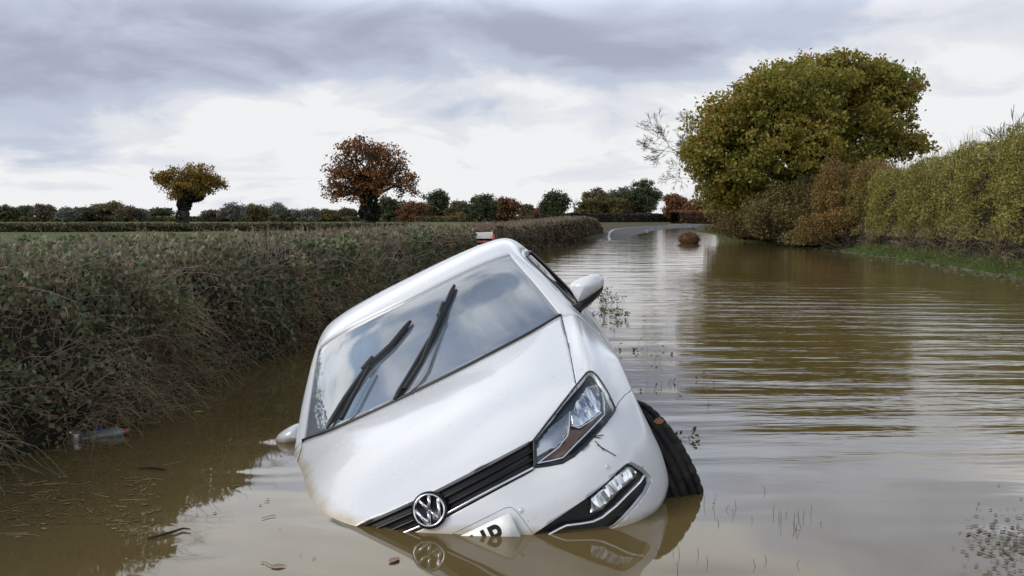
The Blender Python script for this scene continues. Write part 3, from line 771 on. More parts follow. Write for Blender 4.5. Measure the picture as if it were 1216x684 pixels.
# wipers
def wiper(blade, arm, joint):
    w = D.objects.new('wiper', None); S.collection.objects.link(w); w.parent = CAR
    bp_ = strip_pts(blade, .012, 4); n = len(bp_); rr = [.008 if i in (0, n - 1) else .014 for i in range(n)]
    V, F = one_tube(bp_, rr, 6); np_mesh('blade', V, F, M['black'], w, True)
    ap = strip_pts(arm, .034, 4); m_ = len(ap); V, F = one_tube(ap, [.012 - .004 * i / (m_ - 1) for i in range(m_)], 6)
    jp = strip_pts(joint, .022, 2); parts = [(V, F), one_tube(jp, .016, 6)]
    V, F = merge_geo(parts); np_mesh('arm', V, F, M['black'], w, True)
wiper([(488.8, 383), (466, 411), (437, 438), (412, 474), (390, 510)], [(409, 505), (425, 474), (443, 440)], [(446, 428), (434, 442)])
wiper([(540.5, 341), (528, 370), (514, 402), (492, 440), (469.5, 477)], [(484, 468), (505, 435), (527, 377)], [(529, 364), (524, 379)])

# door mirrors
def pillow(outline, dirv, depth, back, rings=(1, .97, .88, .70, .42, .1)):
    c = sum(outline, Vector()) / len(outline); n = len(outline); V = [p + dirv * -back for p in outline]
    V = [c + (p - c) * .93 - dirv * back for p in outline]
    for r_ in rings: V += [c + (p - c) * r_ + dirv * depth * math.sqrt(max(0, 1 - r_ ** 2)) for p in outline]
    k = len(rings) + 1; F = [[i * n + j, i * n + (j + 1) % n, (i + 1) * n + (j + 1) % n, (i + 1) * n + j] for i in range(k - 1) for j in range(n)]
    F.append([])
    V += [c - dirv * back, c + dirv * depth]
    F = F[:-1] + [[(k - 1) * n + j, (k - 1) * n + (j + 1) % n, k * n + 1, k * n + 1] for j in range(n)] + [[(j + 1) % n, j, k * n, k * n] for j in range(n)]
    return V, F
def poly_mesh(name, V, F, m, parent):
    b = bmesh.new(); vv = [b.verts.new(v) for v in V]
    for f in F:
        q = list(dict.fromkeys(f))
        try: b.faces.new([vv[i] for i in q])
        except ValueError: pass
    bmesh.ops.recalc_face_normals(b, faces=b.faces[:]); return from_bm(name, b, m, parent)
def smooth_poly(pts, k=4):
    n = len(pts); out = []
    for i in range(n):
        p0, p1, p2, p3 = (Vector(pts[(i + j) % n]) for j in (-1, 0, 1, 2))
        for a in range(k):
            t = a / k; out.append(.5 * ((2 * p1) + (p2 - p0) * t + (2 * p0 - 5 * p1 + 4 * p2 - p3) * t * t + (3 * p1 - p0 - 3 * p2 + p3) * t ** 3))
    return out
def at_y(u, v, y):
    d = ray(u, v); return EYE + d * ((y - EYE.y) / d.y)
def z1(x, y): return (560 + x / 5.7, 270 + y / 5.7)
mir = D.objects.new('wing_mirror', None); S.collection.objects.link(mir); mir.parent = CAR
cap = smooth_poly([at_y(*z1(*q), 1.43) for q in [(664, 400), (700, 362), (790, 325), (852, 318), (884, 340), (892, 380), (862, 424), (742, 508), (712, 488), (688, 450)]])
V, F = pillow(cap, Vector((-.15, -1, .1)).normalized(), .085, .07); poly_mesh('mirror_cap', V, F, M['paint'], mir)
basep = smooth_poly([at_y(*z1(*q), 1.45) for q in [(890, 386), (884, 425), (830, 492), (738, 570), (712, 604), (682, 584), (655, 530), (700, 520), (742, 505), (860, 420)]])
V, F = pillow(basep, Vector((-.15, -1, .1)).normalized(), .055, .05); poly_mesh('mirror_base', V, F, M['black'], mir)
glassq = [c_ + Vector((0, .075, 0)) for c_ in cap]; cc = sum(glassq, Vector()) / len(glassq)
V, F = pillow([cc + (p - cc) * .9 for p in glassq], Vector((0, 1, 0)), .004, .002); poly_mesh('mirror_glass', V, F, M['chrome'], mir)
mir2 = copy_mirrored(mir); mir2.location = (.065, .04, -.03)

# wheels
def wheel(name, x, y, z, steer, side_, label=None):
    w = D.objects.new('wheel', None); S.collection.objects.link(w); w.parent = CAR
    w.location = (x, y, z); w.rotation_euler = (0, 0, steer)
    prof = [(.19, .080), (.215, .092), (.25, .096), (.280, .092), (.292, .080)]
    for gx in (.055, .020, -.020, -.055):
        prof += [(.300, gx + .011), (.300, gx + .0065), (.291, gx + .0045), (.291, gx - .0045), (.300, gx - .0065)]
    prof += [(.300, -.066), (.292, -.080), (.280, -.092), (.25, -.096), (.215, -.092), (.19, -.080)]
    V, F = lathe_disc(prof, Vector(), Vector((1, 0, 0)), Vector((0, 1, 0)), Vector((0, 0, 1)), 144)
    Vt = V.reshape(len(prof), 144, 3); ax_ = np.abs(np.array([h_ for _, h_ in prof])); rr_ = np.array([r_ for r_, _ in prof])
    shoulder = (ax_ > .06) & (rr_ > .275); k_ = np.where((np.arange(144) % 4) == 0, .965, 1.0)
    for i_ in np.where(shoulder)[0]: Vt[i_, :, 1:] *= k_[:, None]
    V = Vt.reshape(-1, 3); t_ = np_mesh('tyre', V, F, M['rubber'], w, True)
    sg = 1 if x > 0 else -1
    parts = [lathe_disc([(.195, -.08), (.195, .075), (.185, .08), (.175, .06), (.17, -.02), (.05, -.02)], Vector(), Vector((sg, 0, 0)), Vector((0, 1, 0)), Vector((0, 0, 1)), 40)]
    parts.append(lathe_disc([(.05, .0), (.05, .055), (.03, .062), (.001, .062)], Vector(), Vector((sg, 0, 0)), Vector((0, 1, 0)), Vector((0, 0, 1)), 20))
    for k in range(10):
        a = k * math.pi / 5; d = Vector((0, math.cos(a), math.sin(a))); parts.append(one_tube([d * .04 + Vector((sg * .05, 0, 0)), d * .11 + Vector((sg * .062, 0, 0)), d * .185 + Vector((sg * .068, 0, 0))], [.018, .015, .014], 6))
    V, F = merge_geo(parts); np_mesh('rim', V, F, M['alloy'], w, True)
wheel('wheel', .757, .80, .25, R(18), 1); wheel('wheel', -.74, .80, .33, R(18), -1)
wheel('wheel', .74, 3.27, .26, 0, 1); wheel('wheel', -.74, 3.27, .33, 0, -1)

# cabin
def box_bm(b, c, s, rot=0.0):
    r_ = bmesh.ops.create_cube(b, size=1.0); 
    for v in r_['verts']: v.co = Matrix.Rotation(rot, 3, 'X') @ Vector((v.co.x * s[0], v.co.y * s[1], v.co.z * s[2])) + Vector(c)
def rounded(name, boxes, m, parent, bev=.03):
    b = bmesh.new()
    for bx_ in boxes: box_bm(b, *bx_)
    bmesh.ops.bevel(b, geom=b.edges[:], offset=bev, segments=3, affect='EDGES', profile=.5); return from_bm(name, b, m, parent)
b = bmesh.new(); V = []
dash = [(1.22, .90), (1.45, .955), (1.62, .955), (1.72, .90), (1.74, .75), (1.66, .55)]
for x in (-.68, -.4, 0, .4, .68): V.append([b.verts.new((x, y - abs(x) * .02 + .12 * (x / .68) ** 2, z)) for y, z in dash])
for i in range(4):
    for k in range(5): b.faces.new((V[i][k], V[i][k + 1], V[i + 1][k + 1], V[i + 1][k]))
from_bm('dashboard', b, M['cabin'], CAR)
for x in (-.37, .37):
    s_ = D.objects.new('seat', None); S.collection.objects.link(s_); s_.parent = CAR
    rounded('cushion', [((x, 2.15, .52), (.50, .52, .14), .1)], M['cabin'], s_); rounded('backrest', [((x, 2.50, .86), (.50, .14, .62), -.25)], M['cabin'], s_)
    rounded('headrest', [((x, 2.60, 1.26), (.26, .10, .18), -.15)], M['cabin'], s_)
rounded('rear_bench', [((0, 3.1, .55), (1.2, .5, .14), .1), ((0, 3.42, .85), (1.2, .12, .55), -.3)], M['cabin'], CAR)
V, F = one_tube([(-.37 + .18 * math.cos(a), 1.83 + .06 * math.sin(a), .87 + .17 * math.sin(a)) for a in np.linspace(0, 2 * math.pi, 33)], .014, 8); sw_ = np_mesh('steering_wheel', V, F, M['black'], CAR, True)
rounded('rear_view_mirror', [((0, 1.80, 1.30), (.22, .03, .07), .1)], M['black'], ws, .012)
b = bmesh.new(); box_bm(b, (0, 2.2, .30), (1.45, 2.6, .03)); from_bm('cabin_floor', b, M['shell'], CAR, False)

# ------------------------------------------------------------------ vegetation materials
M['dark_leaf'] = leafmat('bramble_leaves', [(0.039, 0.0598, 0.026), (0.0728, 0.104, 0.0442), (0.1105, 0.13, 0.0598), (0.169, 0.1365, 0.0715), (0.221, 0.1625, 0.104)], clump=1.3, transl=.15)
M['twig'] = leafmat('grey_twigs', [(0.08125, 0.0585, 0.0455), (0.1382, 0.1008, 0.078), (0.2113, 0.1543, 0.117), (0.3087, 0.2438, 0.1869)], .8, 1.2, 0.0)
M['stem_pink'] = leafmat('brown_stems', [(0.102, 0.0744, 0.0552), (0.174, 0.1296, 0.0984), (0.264, 0.204, 0.162)], .8, .8, 0.0)
M['straw'] = leafmat('dead_grass', [(0.138, 0.092, 0.046), (0.2875, 0.207, 0.115), (0.34, 0.3335, 0.1955)], .8, 1.5, .15)
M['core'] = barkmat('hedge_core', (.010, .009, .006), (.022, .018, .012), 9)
M['green_leaf'] = leafmat('hedge_leaves', [(0.1125, 0.105, 0.02438), (0.1781, 0.165, 0.03375), (0.2438, 0.2213, 0.04875), (0.3187, 0.2719, 0.08438)], clump=.9)
M['rust_leaf'] = leafmat('rust_leaves', [(.10, .085, .022), (.16, .12, .03), (.21, .12, .035), (.24, .12, .04)], clump=1.0)
M['brown_leaf'] = leafmat('brown_shrub_leaves', [(0.084, 0.066, 0.024), (0.132, 0.1056, 0.0336), (0.156, 0.138, 0.0384)], clump=.8)
M['oak_leaf'] = leafmat('oak_leaves', [(.11, .13, .020), (.17, .178, .028), (.235, .22, .038), (.27, .20, .040), (.27, .135, .030)], clump=.42, transl=.45)
M['orange_leaf'] = leafmat('orange_oak_leaves', [(0.0675, 0.033, 0.0135), (0.1275, 0.054, 0.018), (0.195, 0.0825, 0.024), (0.255, 0.1275, 0.036)], clump=.35)
M['yellow_leaf'] = leafmat('yellow_oak_leaves', [(0.07, 0.0525, 0.014), (0.1663, 0.1155, 0.021), (0.245, 0.154, 0.0315), (0.2625, 0.1225, 0.0315)], clump=.5)
M['far_green'] = leafmat('far_green', [(0.0306, 0.0408, 0.0204), (0.0578, 0.0714, 0.0289), (0.085, 0.0952, 0.0374)], clump=.2)  # far crown colours lightened a little to paint in distance haze
M['far_olive'] = leafmat('far_olive', [(0.0612, 0.054, 0.0216), (0.117, 0.099, 0.0324), (0.162, 0.117, 0.036)], clump=.2)
M['far_rust'] = leafmat('far_rust', [(0.085, 0.0442, 0.0238), (0.17, 0.0765, 0.0306), (0.221, 0.1105, 0.0374)], clump=.2)
M['far_grey'] = leafmat('far_grey', [(0.1013, 0.1053, 0.0945), (0.135, 0.1418, 0.1215), (0.1688, 0.1688, 0.1418)], clump=.2)
M['far_brown'] = leafmat('hazed_brown_crown', [(.06, .05, .034), (.10, .075, .05), (.13, .10, .065)], clump=.2)  # rust greyed down for the left skyline, haze put into the leaf colour
M['bark'] = barkmat('bark', (.020, .016, .012), (.045, .036, .027))
M['pale_bark'] = barkmat('pale_bark', (.06, .05, .042), (.11, .095, .08))
M['ivy'] = leafmat('ivy', [(.008, .012, .006), (.016, .022, .010)], clump=.6)
M['grass'] = leafmat('verge_grass', [(0.063, 0.091, 0.0252), (0.105, 0.154, 0.0364), (0.154, 0.182, 0.056)], .7, .8, .2)

def polyline_at(L, t):
    L = np.array(L, float); d = np.concatenate([[0], np.cumsum(np.linalg.norm(np.diff(L[:, :2], axis=0), axis=1))])
    s = t * d[-1]; p = np.stack([np.interp(s, d, L[:, k]) for k in range(L.shape[1])], -1)
    e = np.stack([np.interp(np.minimum(s + .1, d[-1]), d, L[:, k]) - np.interp(np.maximum(s - .1, 0), d, L[:, k]) for k in (0, 1)], -1)
    tg = unit(e); return p, np.stack([-tg[..., 1], tg[..., 0]], -1), d[-1]     # normal = left of travel
def bumpy(x, y, z, seed):
    return (np.sin(x * 2.3 + seed) * np.cos(y * 1.9 + seed * 2) + .6 * np.sin(y * 4.7 + z * 5 + seed) + .5 * np.sin(z * 8 + x * 3.1 + y * 1.3) + .4 * np.sin(y * 11 + seed * 3 + z * 13)) / 2.5
def hedge_points(L, n, thick, side, seed, bias=1.0, tmap=None, z0=-.1, depth=.3, topfrac=.25, rough=.13):
    """points in the outer shell of a hedge whose visible face follows L (x, y, height); side=+1 body lies left of travel"""
    t = RNG.random(n) ** bias if tmap is None else tmap(RNG.random(n))
    p, nr, ln = polyline_at(L, t); H = p[:, 2]; nr = nr * side
    H = H * (1 + .025 * np.sin(p[:, 1] * 1.7 + seed) + .025 * np.sin(p[:, 1] * 5.1 + seed))
    top = RNG.random(n) < topfrac
    h = np.where(top, H - RNG.exponential(.05, n) * H, z0 + RNG.random(n) ** .9 * (H - z0))
    dd = np.where(top, RNG.random(n) * thick, RNG.exponential(depth * .45, n))
    out = bumpy(p[:, 0], p[:, 1], h, seed) * rough * 1.6
    rel = (h - z0) / np.maximum(H - z0, .1)
    lean = .16 * thick * np.clip(rel - .55, 0, 1) ** 1.5 * 2
    q = p[:, :2] + nr * (dd + lean - out * (1 - top))[:, None]
    return np.stack([q[:, 0], q[:, 1], h], 1), rel, p[:, 1]
def hedge_core(name, L, thick, side, seed, parent, z0=-.4, inset=.16, ny=120):  # added near-black solid: blocks the view through and stands for inner shade
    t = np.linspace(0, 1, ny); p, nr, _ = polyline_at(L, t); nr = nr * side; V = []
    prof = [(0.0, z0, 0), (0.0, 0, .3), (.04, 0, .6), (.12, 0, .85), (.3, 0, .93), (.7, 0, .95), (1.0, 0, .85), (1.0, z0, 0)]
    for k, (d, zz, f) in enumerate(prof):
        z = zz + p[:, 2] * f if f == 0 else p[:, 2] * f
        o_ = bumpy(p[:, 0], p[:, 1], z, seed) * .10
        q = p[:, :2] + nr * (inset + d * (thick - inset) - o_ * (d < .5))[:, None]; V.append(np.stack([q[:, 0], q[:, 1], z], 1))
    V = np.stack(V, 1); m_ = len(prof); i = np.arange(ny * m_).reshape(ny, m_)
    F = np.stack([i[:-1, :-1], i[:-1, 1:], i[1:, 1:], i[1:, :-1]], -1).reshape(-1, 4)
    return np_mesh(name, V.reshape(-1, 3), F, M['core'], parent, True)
def blades(P, length, droop, up, K=5, spread=.5):
    n = len(P); d = RNG.normal(size=(n, 3)) * spread; d[:, 2] = up + RNG.random(n) * .4; d = unit(d)
    s = np.linspace(0, 1, K); Ls = np.broadcast_to(length, (n,))[:, None, None]
    Q = P[:, None] + d[:, None] * s[None, :, None] * Ls
    Q[:, :, 2] -= (droop * Ls[:, :, 0] * s ** 2)
    Q += RNG.normal(size=Q.shape) * .012 * s[None, :, None]
    return Q

# ------------------------------------------------------------------ left hedges
HL1 = [(-2.75, 1.6, .93), (-2.45, 3.0, .95), (-2.22, 4.25, .97), (-2.05, 5.5, .98), (-2.08, 6.5, .97), (-1.88, 8, .95), (-1.52, 9.5, .95), (-1.25, 13, .94), (-.95, 18, .94), (-.78, 22.3, .94)]
def near_map(L):
    # more points close to the camera: density falls with distance
    Lp, _, ln = polyline_at(L, np.linspace(0, 1, 400)); w = 1 / np.maximum(Lp[:, 1], 3.0) ** 1.15; c = np.cumsum(w); c = c / c[-1]
    return lambda r: np.interp(r, np.concatenate([[0], c]), np.linspace(0, 1, 401))
h1 = empty('hedge', (-1.9, 8, 0), 'long low bramble hedge with bare twigs and dead grass left of the sunk car', 'hedge')
hedge_core('dark_core', HL1, 1.7, 1, 1.3, h1)
nm = near_map(HL1)
P, rel, yy = hedge_points(HL1, 110000, 1.7, 1, 1.3, tmap=nm, depth=.34, z0=.0)
gapm = np.sin(P[:, 1] * 3.1 + P[:, 2] * 4) + np.sin(P[:, 1] * 7.3 - P[:, 2] * 9 + 1) + .8 * np.sin(P[:, 2] * 15 + P[:, 1] * 2)
keep = RNG.random(len(P)) < np.interp(rel, [0, .18, .35, .75, .9, 1.0], [.15, .4, .9, 1, .7, .3]) * np.clip(.75 + .35 * gapm, .12, 1); P, yy = P[keep], yy[keep]
leaves('foliage', P, (.017 + .0034 * yy) * RNG.uniform(.6, 1.35, len(P)), M['dark_leaf'], h1, .7)
P, rel, yy = hedge_points(HL1, 3600, 1.7, 1, 1.3, tmap=nm, depth=.25, topfrac=.0, z0=.0); P, yy = P[rel < .86], yy[rel < .86]
tubes('twigs', blades(P, RNG.uniform(.10, .42, len(P)) * (1 + yy * .02), .25, .3, 5, .7), (.0011 + .00028 * yy[:, None]) * np.linspace(1, .4, 5)[None], M['twig'], h1)
P, rel, yy = hedge_points(HL1, 13000, 1.7, 1, 1.3, tmap=nm, depth=.2, topfrac=.8); k2 = rel > .6; P, yy = P[k2], yy[k2]; P[:, 2] -= .02 + .10 * RNG.random(len(P))
P[:, 2] -= .05
tubes('upright_stems', blades(P, np.minimum(RNG.uniform(.06, .22, len(P)), .05 + .012 * yy), .05, 1.3, 4, .35), (.0014 + .00030 * yy[:, None]) * np.linspace(1, .5, 4)[None], M['stem_pink'], h1)
P, rel, yy = hedge_points(HL1, 20000, 1.7, 1, 1.3, tmap=nm, depth=.10, topfrac=0, z0=0.0); 
clump = np.sin(P[:, 1] * 2.1 + 1.0) + .7 * np.sin(P[:, 1] * 5.3) ; k2 = (rel < .62) & (clump + RNG.normal(size=len(P)) * .5 > rel * 2.2 - .7); P, yy = P[k2], yy[k2]
tubes('dead_grass', blades(P, RNG.uniform(.08, .36, len(P)), .75, .1, 6, .9) + RNG.normal(size=(len(P), 6, 3)) * .012, (.0009 + .00026 * yy[:, None]) * np.linspace(1, .3, 6)[None], M['straw'], h1)
HL2 = [(-.25, 26.2, .86), (.25, 30, .89), (1.0, 36, .92), (2.6, 46, 1.02), (4.6, 60, 1.18), (6.0, 70, 1.1), (6.8, 75, .5)]
h2 = empty('hedge', (1, 36, 0), 'clipped brown hedge running on beyond the flooded gateway towards the dry road', 'hedge')
hedge_core('dark_core', HL2, 1.6, 1, 4.1, h2, inset=.2)
P, rel, yy = hedge_points(HL2, 26000, 1.6, 1, 4.1, tmap=near_map(HL2), depth=.3)
leaves('foliage', P, (.0042 * yy) * RNG.uniform(.5, 1.2, len(P)), leafmat('brown_hedge_leaves', [(.075, .055, .034), (.12, .09, .055), (.155, .118, .07), (.12, .125, .045)], clump=.7), h2)
P, rel, yy = hedge_points(HL2, 5000, 1.6, 1, 4.1, tmap=near_map(HL2), depth=.2, topfrac=.6)
tubes('twigs', blades(P, RNG.uniform(.08, .22, len(P)), .2, .8, 4, .5), (.0004 * yy[:, None]) * np.linspace(1, .5, 4)[None], M['stem_pink'], h2)

# ------------------------------------------------------------------ right hedge, shrubs and verge
HR = [(8.3, 8, 3.3), (9.3, 15.5, 3.3), (10.6, 19.8, 3.15), (11.5, 26.4, 2.95), (12.0, 31, 2.75), (12.35, 36, 2.5), (12.9, 43, 2.3)]
h3 = empty('hedge', (10.6, 20, 0), 'tall olive green hedge on the right bank above the flood', 'hedge')
hedge_core('dark_core', HR, 2.2, -1, 7.7, h3, inset=.45)
P, rel, yy = hedge_points(HR, 115000, 2.2, -1, 7.7, depth=.5, topfrac=.22, rough=.28, z0=.15)
leaves('foliage', P[rel > .16], .075 * RNG.uniform(.5, 1.25, (rel > .16).sum()), M['green_leaf'], h3, .5)
P, rel, yy = hedge_points(HR, 9000, 2.2, -1, 7.7, depth=.3, topfrac=.5, rough=.28)
tubes('shoots', blades(P, RNG.uniform(.15, .45, len(P)), .1, 1.6, 4, .35), .006 * np.linspace(1, .3, 4)[None] * np.ones((len(P), 1)), M['green_leaf'], h3)
P, rel, yy = hedge_points(HR, 8000, .5, -1, 7.7, depth=.3, topfrac=0, rough=.2, z0=.0); P = P[rel < .3]
P[:, 0] -= .12
tubes('dead_stems', blades(P, RNG.uniform(.2, .5, len(P)), .5, .5, 4, .6), .006 * np.linspace(1, .4, 4)[None] * np.ones((len(P), 1)), M['twig'], h3)

def blob_pts(lobes, n, shell=.55):
    """points in ellipsoid lobes ((x,y,z),(rx,ry,rz)), mostly near the surface"""
    vol = np.array([r[0] * r[1] * r[2] for _, r in lobes]) ** .75; cnt = RNG.choice(len(lobes), n, p=vol / vol.sum())
    C = np.array([c for c, _ in lobes])[cnt]; Rr = np.array([r for _, r in lobes])[cnt]
    d = unit(RNG.normal(size=(n, 3))); rad = (shell + (1 - shell) * RNG.random(n) ** .6)
    return C + d * Rr * rad[:, None]
def sublobes(lobes, k=15, f=(.28, .50)):
    out = []
    for c, r in lobes:
        c = np.array(c); r = np.array(r); d = unit(RNG.normal(size=(k, 3))); d[:, 2] = np.where(d[:, 2] < -.5, -d[:, 2], d[:, 2])
        for e in d:
            s_ = RNG.uniform(*f); out.append((c + e * r * RNG.uniform(.55, 1.0), r * s_))
        out.append((c, r * .72))
    return out
def clumped(lobes, nclump, per, spread, shell=.55):
    lobes = sublobes(lobes)
    c = blob_pts(lobes, nclump, shell); k = np.repeat(np.arange(nclump), per)
    o_ = RNG.normal(size=(len(k), 3)) * spread; o_[:, 2] *= .65
    return c, c[k] + o_
def limbs(base, fork, targets, r0, K=6, wob=.12):
    """tapered trunk and limbs to each target"""
    base = np.array(base, float); fork = np.array(fork, float); n = len(targets); s = np.linspace(0, 1, K)
    T = np.array(targets, float); ln = np.linalg.norm(T - fork, axis=1)
    P = fork + (T - fork)[:, None] * s[None, :, None]
    P[:, :, 2] += (np.sin(s * np.pi) * .12)[None] * ln[:, None]
    w = RNG.normal(size=P.shape) * wob; w[:, 0] = 0; P += w * (ln[:, None, None] * .25)
    rr = r0 * .55 * (1 - .85 * s)[None] * np.ones((n, 1))
    trunk = base + (fork - base)[None] * np.linspace(-.08, 1.02, 7)[:, None]; trunk[1:-1, :2] += RNG.normal(size=(5, 2)) * r0 * .2
    return merge_geo([one_tube(trunk, r0 * np.linspace(1.45, .85, 7) * np.array([1.2, 1.05, 1, 1, 1, 1, 1]), 10), tube_geo(P, rr, 6)]), P
def twigs_from(P, tips, r, K=4):
    src = P[RNG.integers(0, len(P), len(tips)), RNG.integers(P.shape[1] // 2, P.shape[1], len(tips))]
    # start each twig at the nearest limb point
    flat = P[:, P.shape[1] // 3:].reshape(-1, 3); idx = np.array([np.argmin(((flat - t) ** 2).sum(1)) for t in tips]); src = flat[idx]
    s = np.linspace(0, 1, K); Q = src[:, None] + (tips - src)[:, None] * s[None, :, None]; w = RNG.normal(size=Q.shape) * .12 * np.linalg.norm(tips - src, axis=1)[:, None, None]; w[:, 0] = 0; w[:, -1] = 0
    return tube_geo(Q + w * .5, r * np.linspace(1, .3, K)[None] * np.ones((len(tips), 1)), 4)
def tree(name, label, base, fork, lobes, nclump, per, spread, leaf, mt, r0, bark=None, group=None, shell=.5, ivy=None, cat='tree', nl=None):
    root = empty(name, base, label, cat, group); b = np.array(base, float)
    lob = [(np.array(c, float) - b, r) for c, r in lobes]; fk = np.array(fork, float) - b
    cen, pts = clumped(lob, nclump, per, spread, shell)
    tg = [c for c, _ in lob] + [cen[i] for i in RNG.choice(nclump, min(nclump, nl or 14), replace=False)]
    (V, F), P = limbs((0, 0, -.1), fk, tg, r0); parts = [(V, F)]
    if nclump <= 3500: parts.append(twigs_from(P, cen[:min(nclump, 500)], r0 * .09))
    V, F = merge_geo(parts); np_mesh('trunk', V, F, bark or M['bark'], root, True)
    if ivy:
        q = blob_pts(ivy[0], ivy[1], .8) - b; leaves('ivy', q, ivy[2], M['ivy'], root)
    leaves('crown', pts, leaf * RNG.uniform(.6, 1.3, len(pts)), mt, root, .65)
    return root
def lobe(u, v, ru, rv, Y, rd=None, dY=0):
    c = wpt(u, v, Y + dY); k = Y / FPX; return (tuple(c), (ru * k, (rd or ru) * k, rv * k))
YT = 44.0
RNG = np.random.default_rng(23)
big = [lobe(985, 128, 82, 54, YT), lobe(925, 140, 70, 56, YT, dY=-1), lobe(868, 188, 50, 56, YT), lobe(1035, 116, 52, 38, YT, dY=1), lobe(960, 190, 85, 45, YT, dY=-1.5),
       lobe(1070, 178, 36, 20, YT), lobe(890, 235, 52, 34, YT), lobe(1062, 135, 28, 30, YT), lobe(842, 195, 30, 28, YT), lobe(1020, 165, 50, 40, YT, dY=-1), lobe(1000, 215, 45, 28, YT, dY=1), lobe(866, 165, 28, 30, YT), lobe(988, 100, 46, 30, YT), lobe(1040, 104, 44, 28, YT), lobe(895, 138, 40, 34, YT, dY=.5), lobe(942, 114, 46, 34, YT)]
bb = wpt(955, 285, YT); bf = wpt(955, 232, YT)
tree('oak_tree', 'big broad oak in green and russet leaf standing over the right bank', (bb.x, YT, .1), tuple(bf), big, 3000, 36, .19, .17, M['oak_leaf'], .38, shell=.45, nl=24)
def shrub(label, lobes, n, leaf, mt, base, cat='shrub', group=None, tw=110):
    root = empty('shrub', base, label, cat, group); b = np.array(base, float)
    lob = sublobes([(np.array(c, float) - b, r) for c, r in lobes], 14, (.28, .6)); q = blob_pts(lob, n, .3); q = q[q[:, 2] > 0]
    leaves('foliage', q, leaf * RNG.uniform(.6, 1.3, len(q)), mt, root)
    tips = blob_pts(lob, tw, .95); s = np.linspace(0, 1, 5); st = np.stack([tips[:, 0] * .35, tips[:, 1] * .35, np.zeros(tw)], 1)
    Q = st[:, None] + (tips * 1.05 - st)[:, None] * s[None, :, None] + RNG.normal(size=(tw, 5, 3)) * .06
    V, F = tube_geo(Q, .014 * np.linspace(1, .3, 5)[None] * np.ones((tw, 1)), 4); np_mesh('stems', V, F, M['bark'], root, True)
shrub('rust coloured shrub between the big oak and the green hedge', [lobe(1008, 236, 30, 40, 38), lobe(985, 258, 24, 34, 37.5), lobe(1045, 232, 34, 38, 36), lobe(1010, 272, 46, 24, 37), lobe(975, 276, 34, 20, 37)], 56000, .075, M['rust_leaf'], (12.2, 34.6, .1))
shrub('olive brown shrub at the foot of the big oak', [lobe(945, 250, 44, 44, 42), lobe(985, 262, 30, 34, 40), lobe(925, 265, 34, 28, 41), lobe(955, 280, 40, 18, 40)], 56000, .085, M['brown_leaf'], (11.9, 40, .1))
shrub('tall straggly brown shrub under the left side of the oak', [lobe(880, 240, 34, 48, 50), lobe(912, 252, 28, 42, 47), lobe(858, 252, 20, 34, 54), lobe(885, 272, 40, 18, 50)], 56000, .10, leafmat('mixed_shrub', [(.095, .06, .024), (.14, .095, .03), (.115, .105, .026)], clump=.6), (12.3, 50, .1))
# bare tree left of the oak
def bare_tree(name, label, base, height, lean, spread, r0, depth=5, mt=None, seed=1, group=None, cat='tree'):
    root = empty(name, base, label, cat, group); rn = np.random.default_rng(seed); segs = []
    def grow(p, d, ln, r, k):
        q = p + d * ln; m_ = (p + q) / 2 + rn.normal(size=3) * ln * .06; segs.append((p, m_, q, r))
        if k == 0: return
        for _ in range(3 if k > 1 else 4):
            e = d + rn.normal(size=3) * spread; e[2] += .12; grow(p + (q - p) * rn.uniform(.55, 1.0), unit(e), ln * rn.uniform(.55, .78), r * .58, k - 1)
    grow(np.zeros(3), unit(np.array(lean, float)), height * .36, r0, depth)
    P = np.array([[a, b_, c] for a, b_, c, _ in segs]); Rr = np.array([[r, r * .85, r * .65] for *_, r in segs])
    tubes('branches', P, np.maximum(Rr, .007), mt or M['pale_bark'], root, 4)
bt = wpt(858, 275, 58); bare_tree('bare_tree', 'leafless grey tree sticking out left of the big oak', (bt.x, 58, .1), 8.6, (-.24, .1, 1), .46, .065, 7, seed=12)
bt = wpt(1208, 190, 25); bare_tree('bare_tree', 'leafless twiggy sapling rising above the tall right hedge', (bt.x - .1, 25, 1.2), 3.0, (-.1, 0, 1), .42, .03, 4, seed=9)

def build_verge():
    n = 60000; L = [(8.0, 11), (9.0, 15.5), (9.95, 19.4), (10.95, 26.4), (11.85, 35.6), (12.8, 47), (14.2, 66), (16.6, 88)]
    A = np.array([(x, y, 1) for x, y in L], float); p, nr, _ = polyline_at(A, RNG.random(n) ** .85); o_ = RNG.exponential(.28, n) - .12 + .10 * np.sin(p[:, 1] * 2.0) + .08 * np.sin(p[:, 1] * 5.1)
    q = p[:, :2] - nr * o_[:, None]; z = np.maximum(ground_z(q[:, 0], q[:, 1]), -.03); P = np.stack([q[:, 0], q[:, 1], z], 1)
    Q = blades(P, RNG.uniform(.08, .26, n), .5, 1.0, 4, .5)
    tag(tubes('verge_grass', Q, (.004 + .00018 * P[:, 1:2]) * np.linspace(1, .3, 4)[None], M['grass']), 'strip of short green grass along the foot of the right bank', 'grass', kind='stuff')
    # pale scum drifting against the bank
    n = 2600; p, nr, _ = polyline_at(A, .02 + .34 * RNG.random(n)); o_ = -RNG.exponential(.22, n) + .05
    P = np.stack([p[:, 0] - nr[:, 0] * o_, p[:, 1] - nr[:, 1] * o_, np.full(n, .012)], 1)
    V, F = leaf_geo(P, RNG.uniform(.04, .13, n), .8); V[:, 2] = .006 + (V[:, 2] - .012) * .06
    tag(np_mesh('drift_scum', V, F, mat('pale_scum', (.20, .21, .18), .7)), 'pale scum and leaf litter drifted along the right bank', 'debris', kind='stuff')
build_verge()

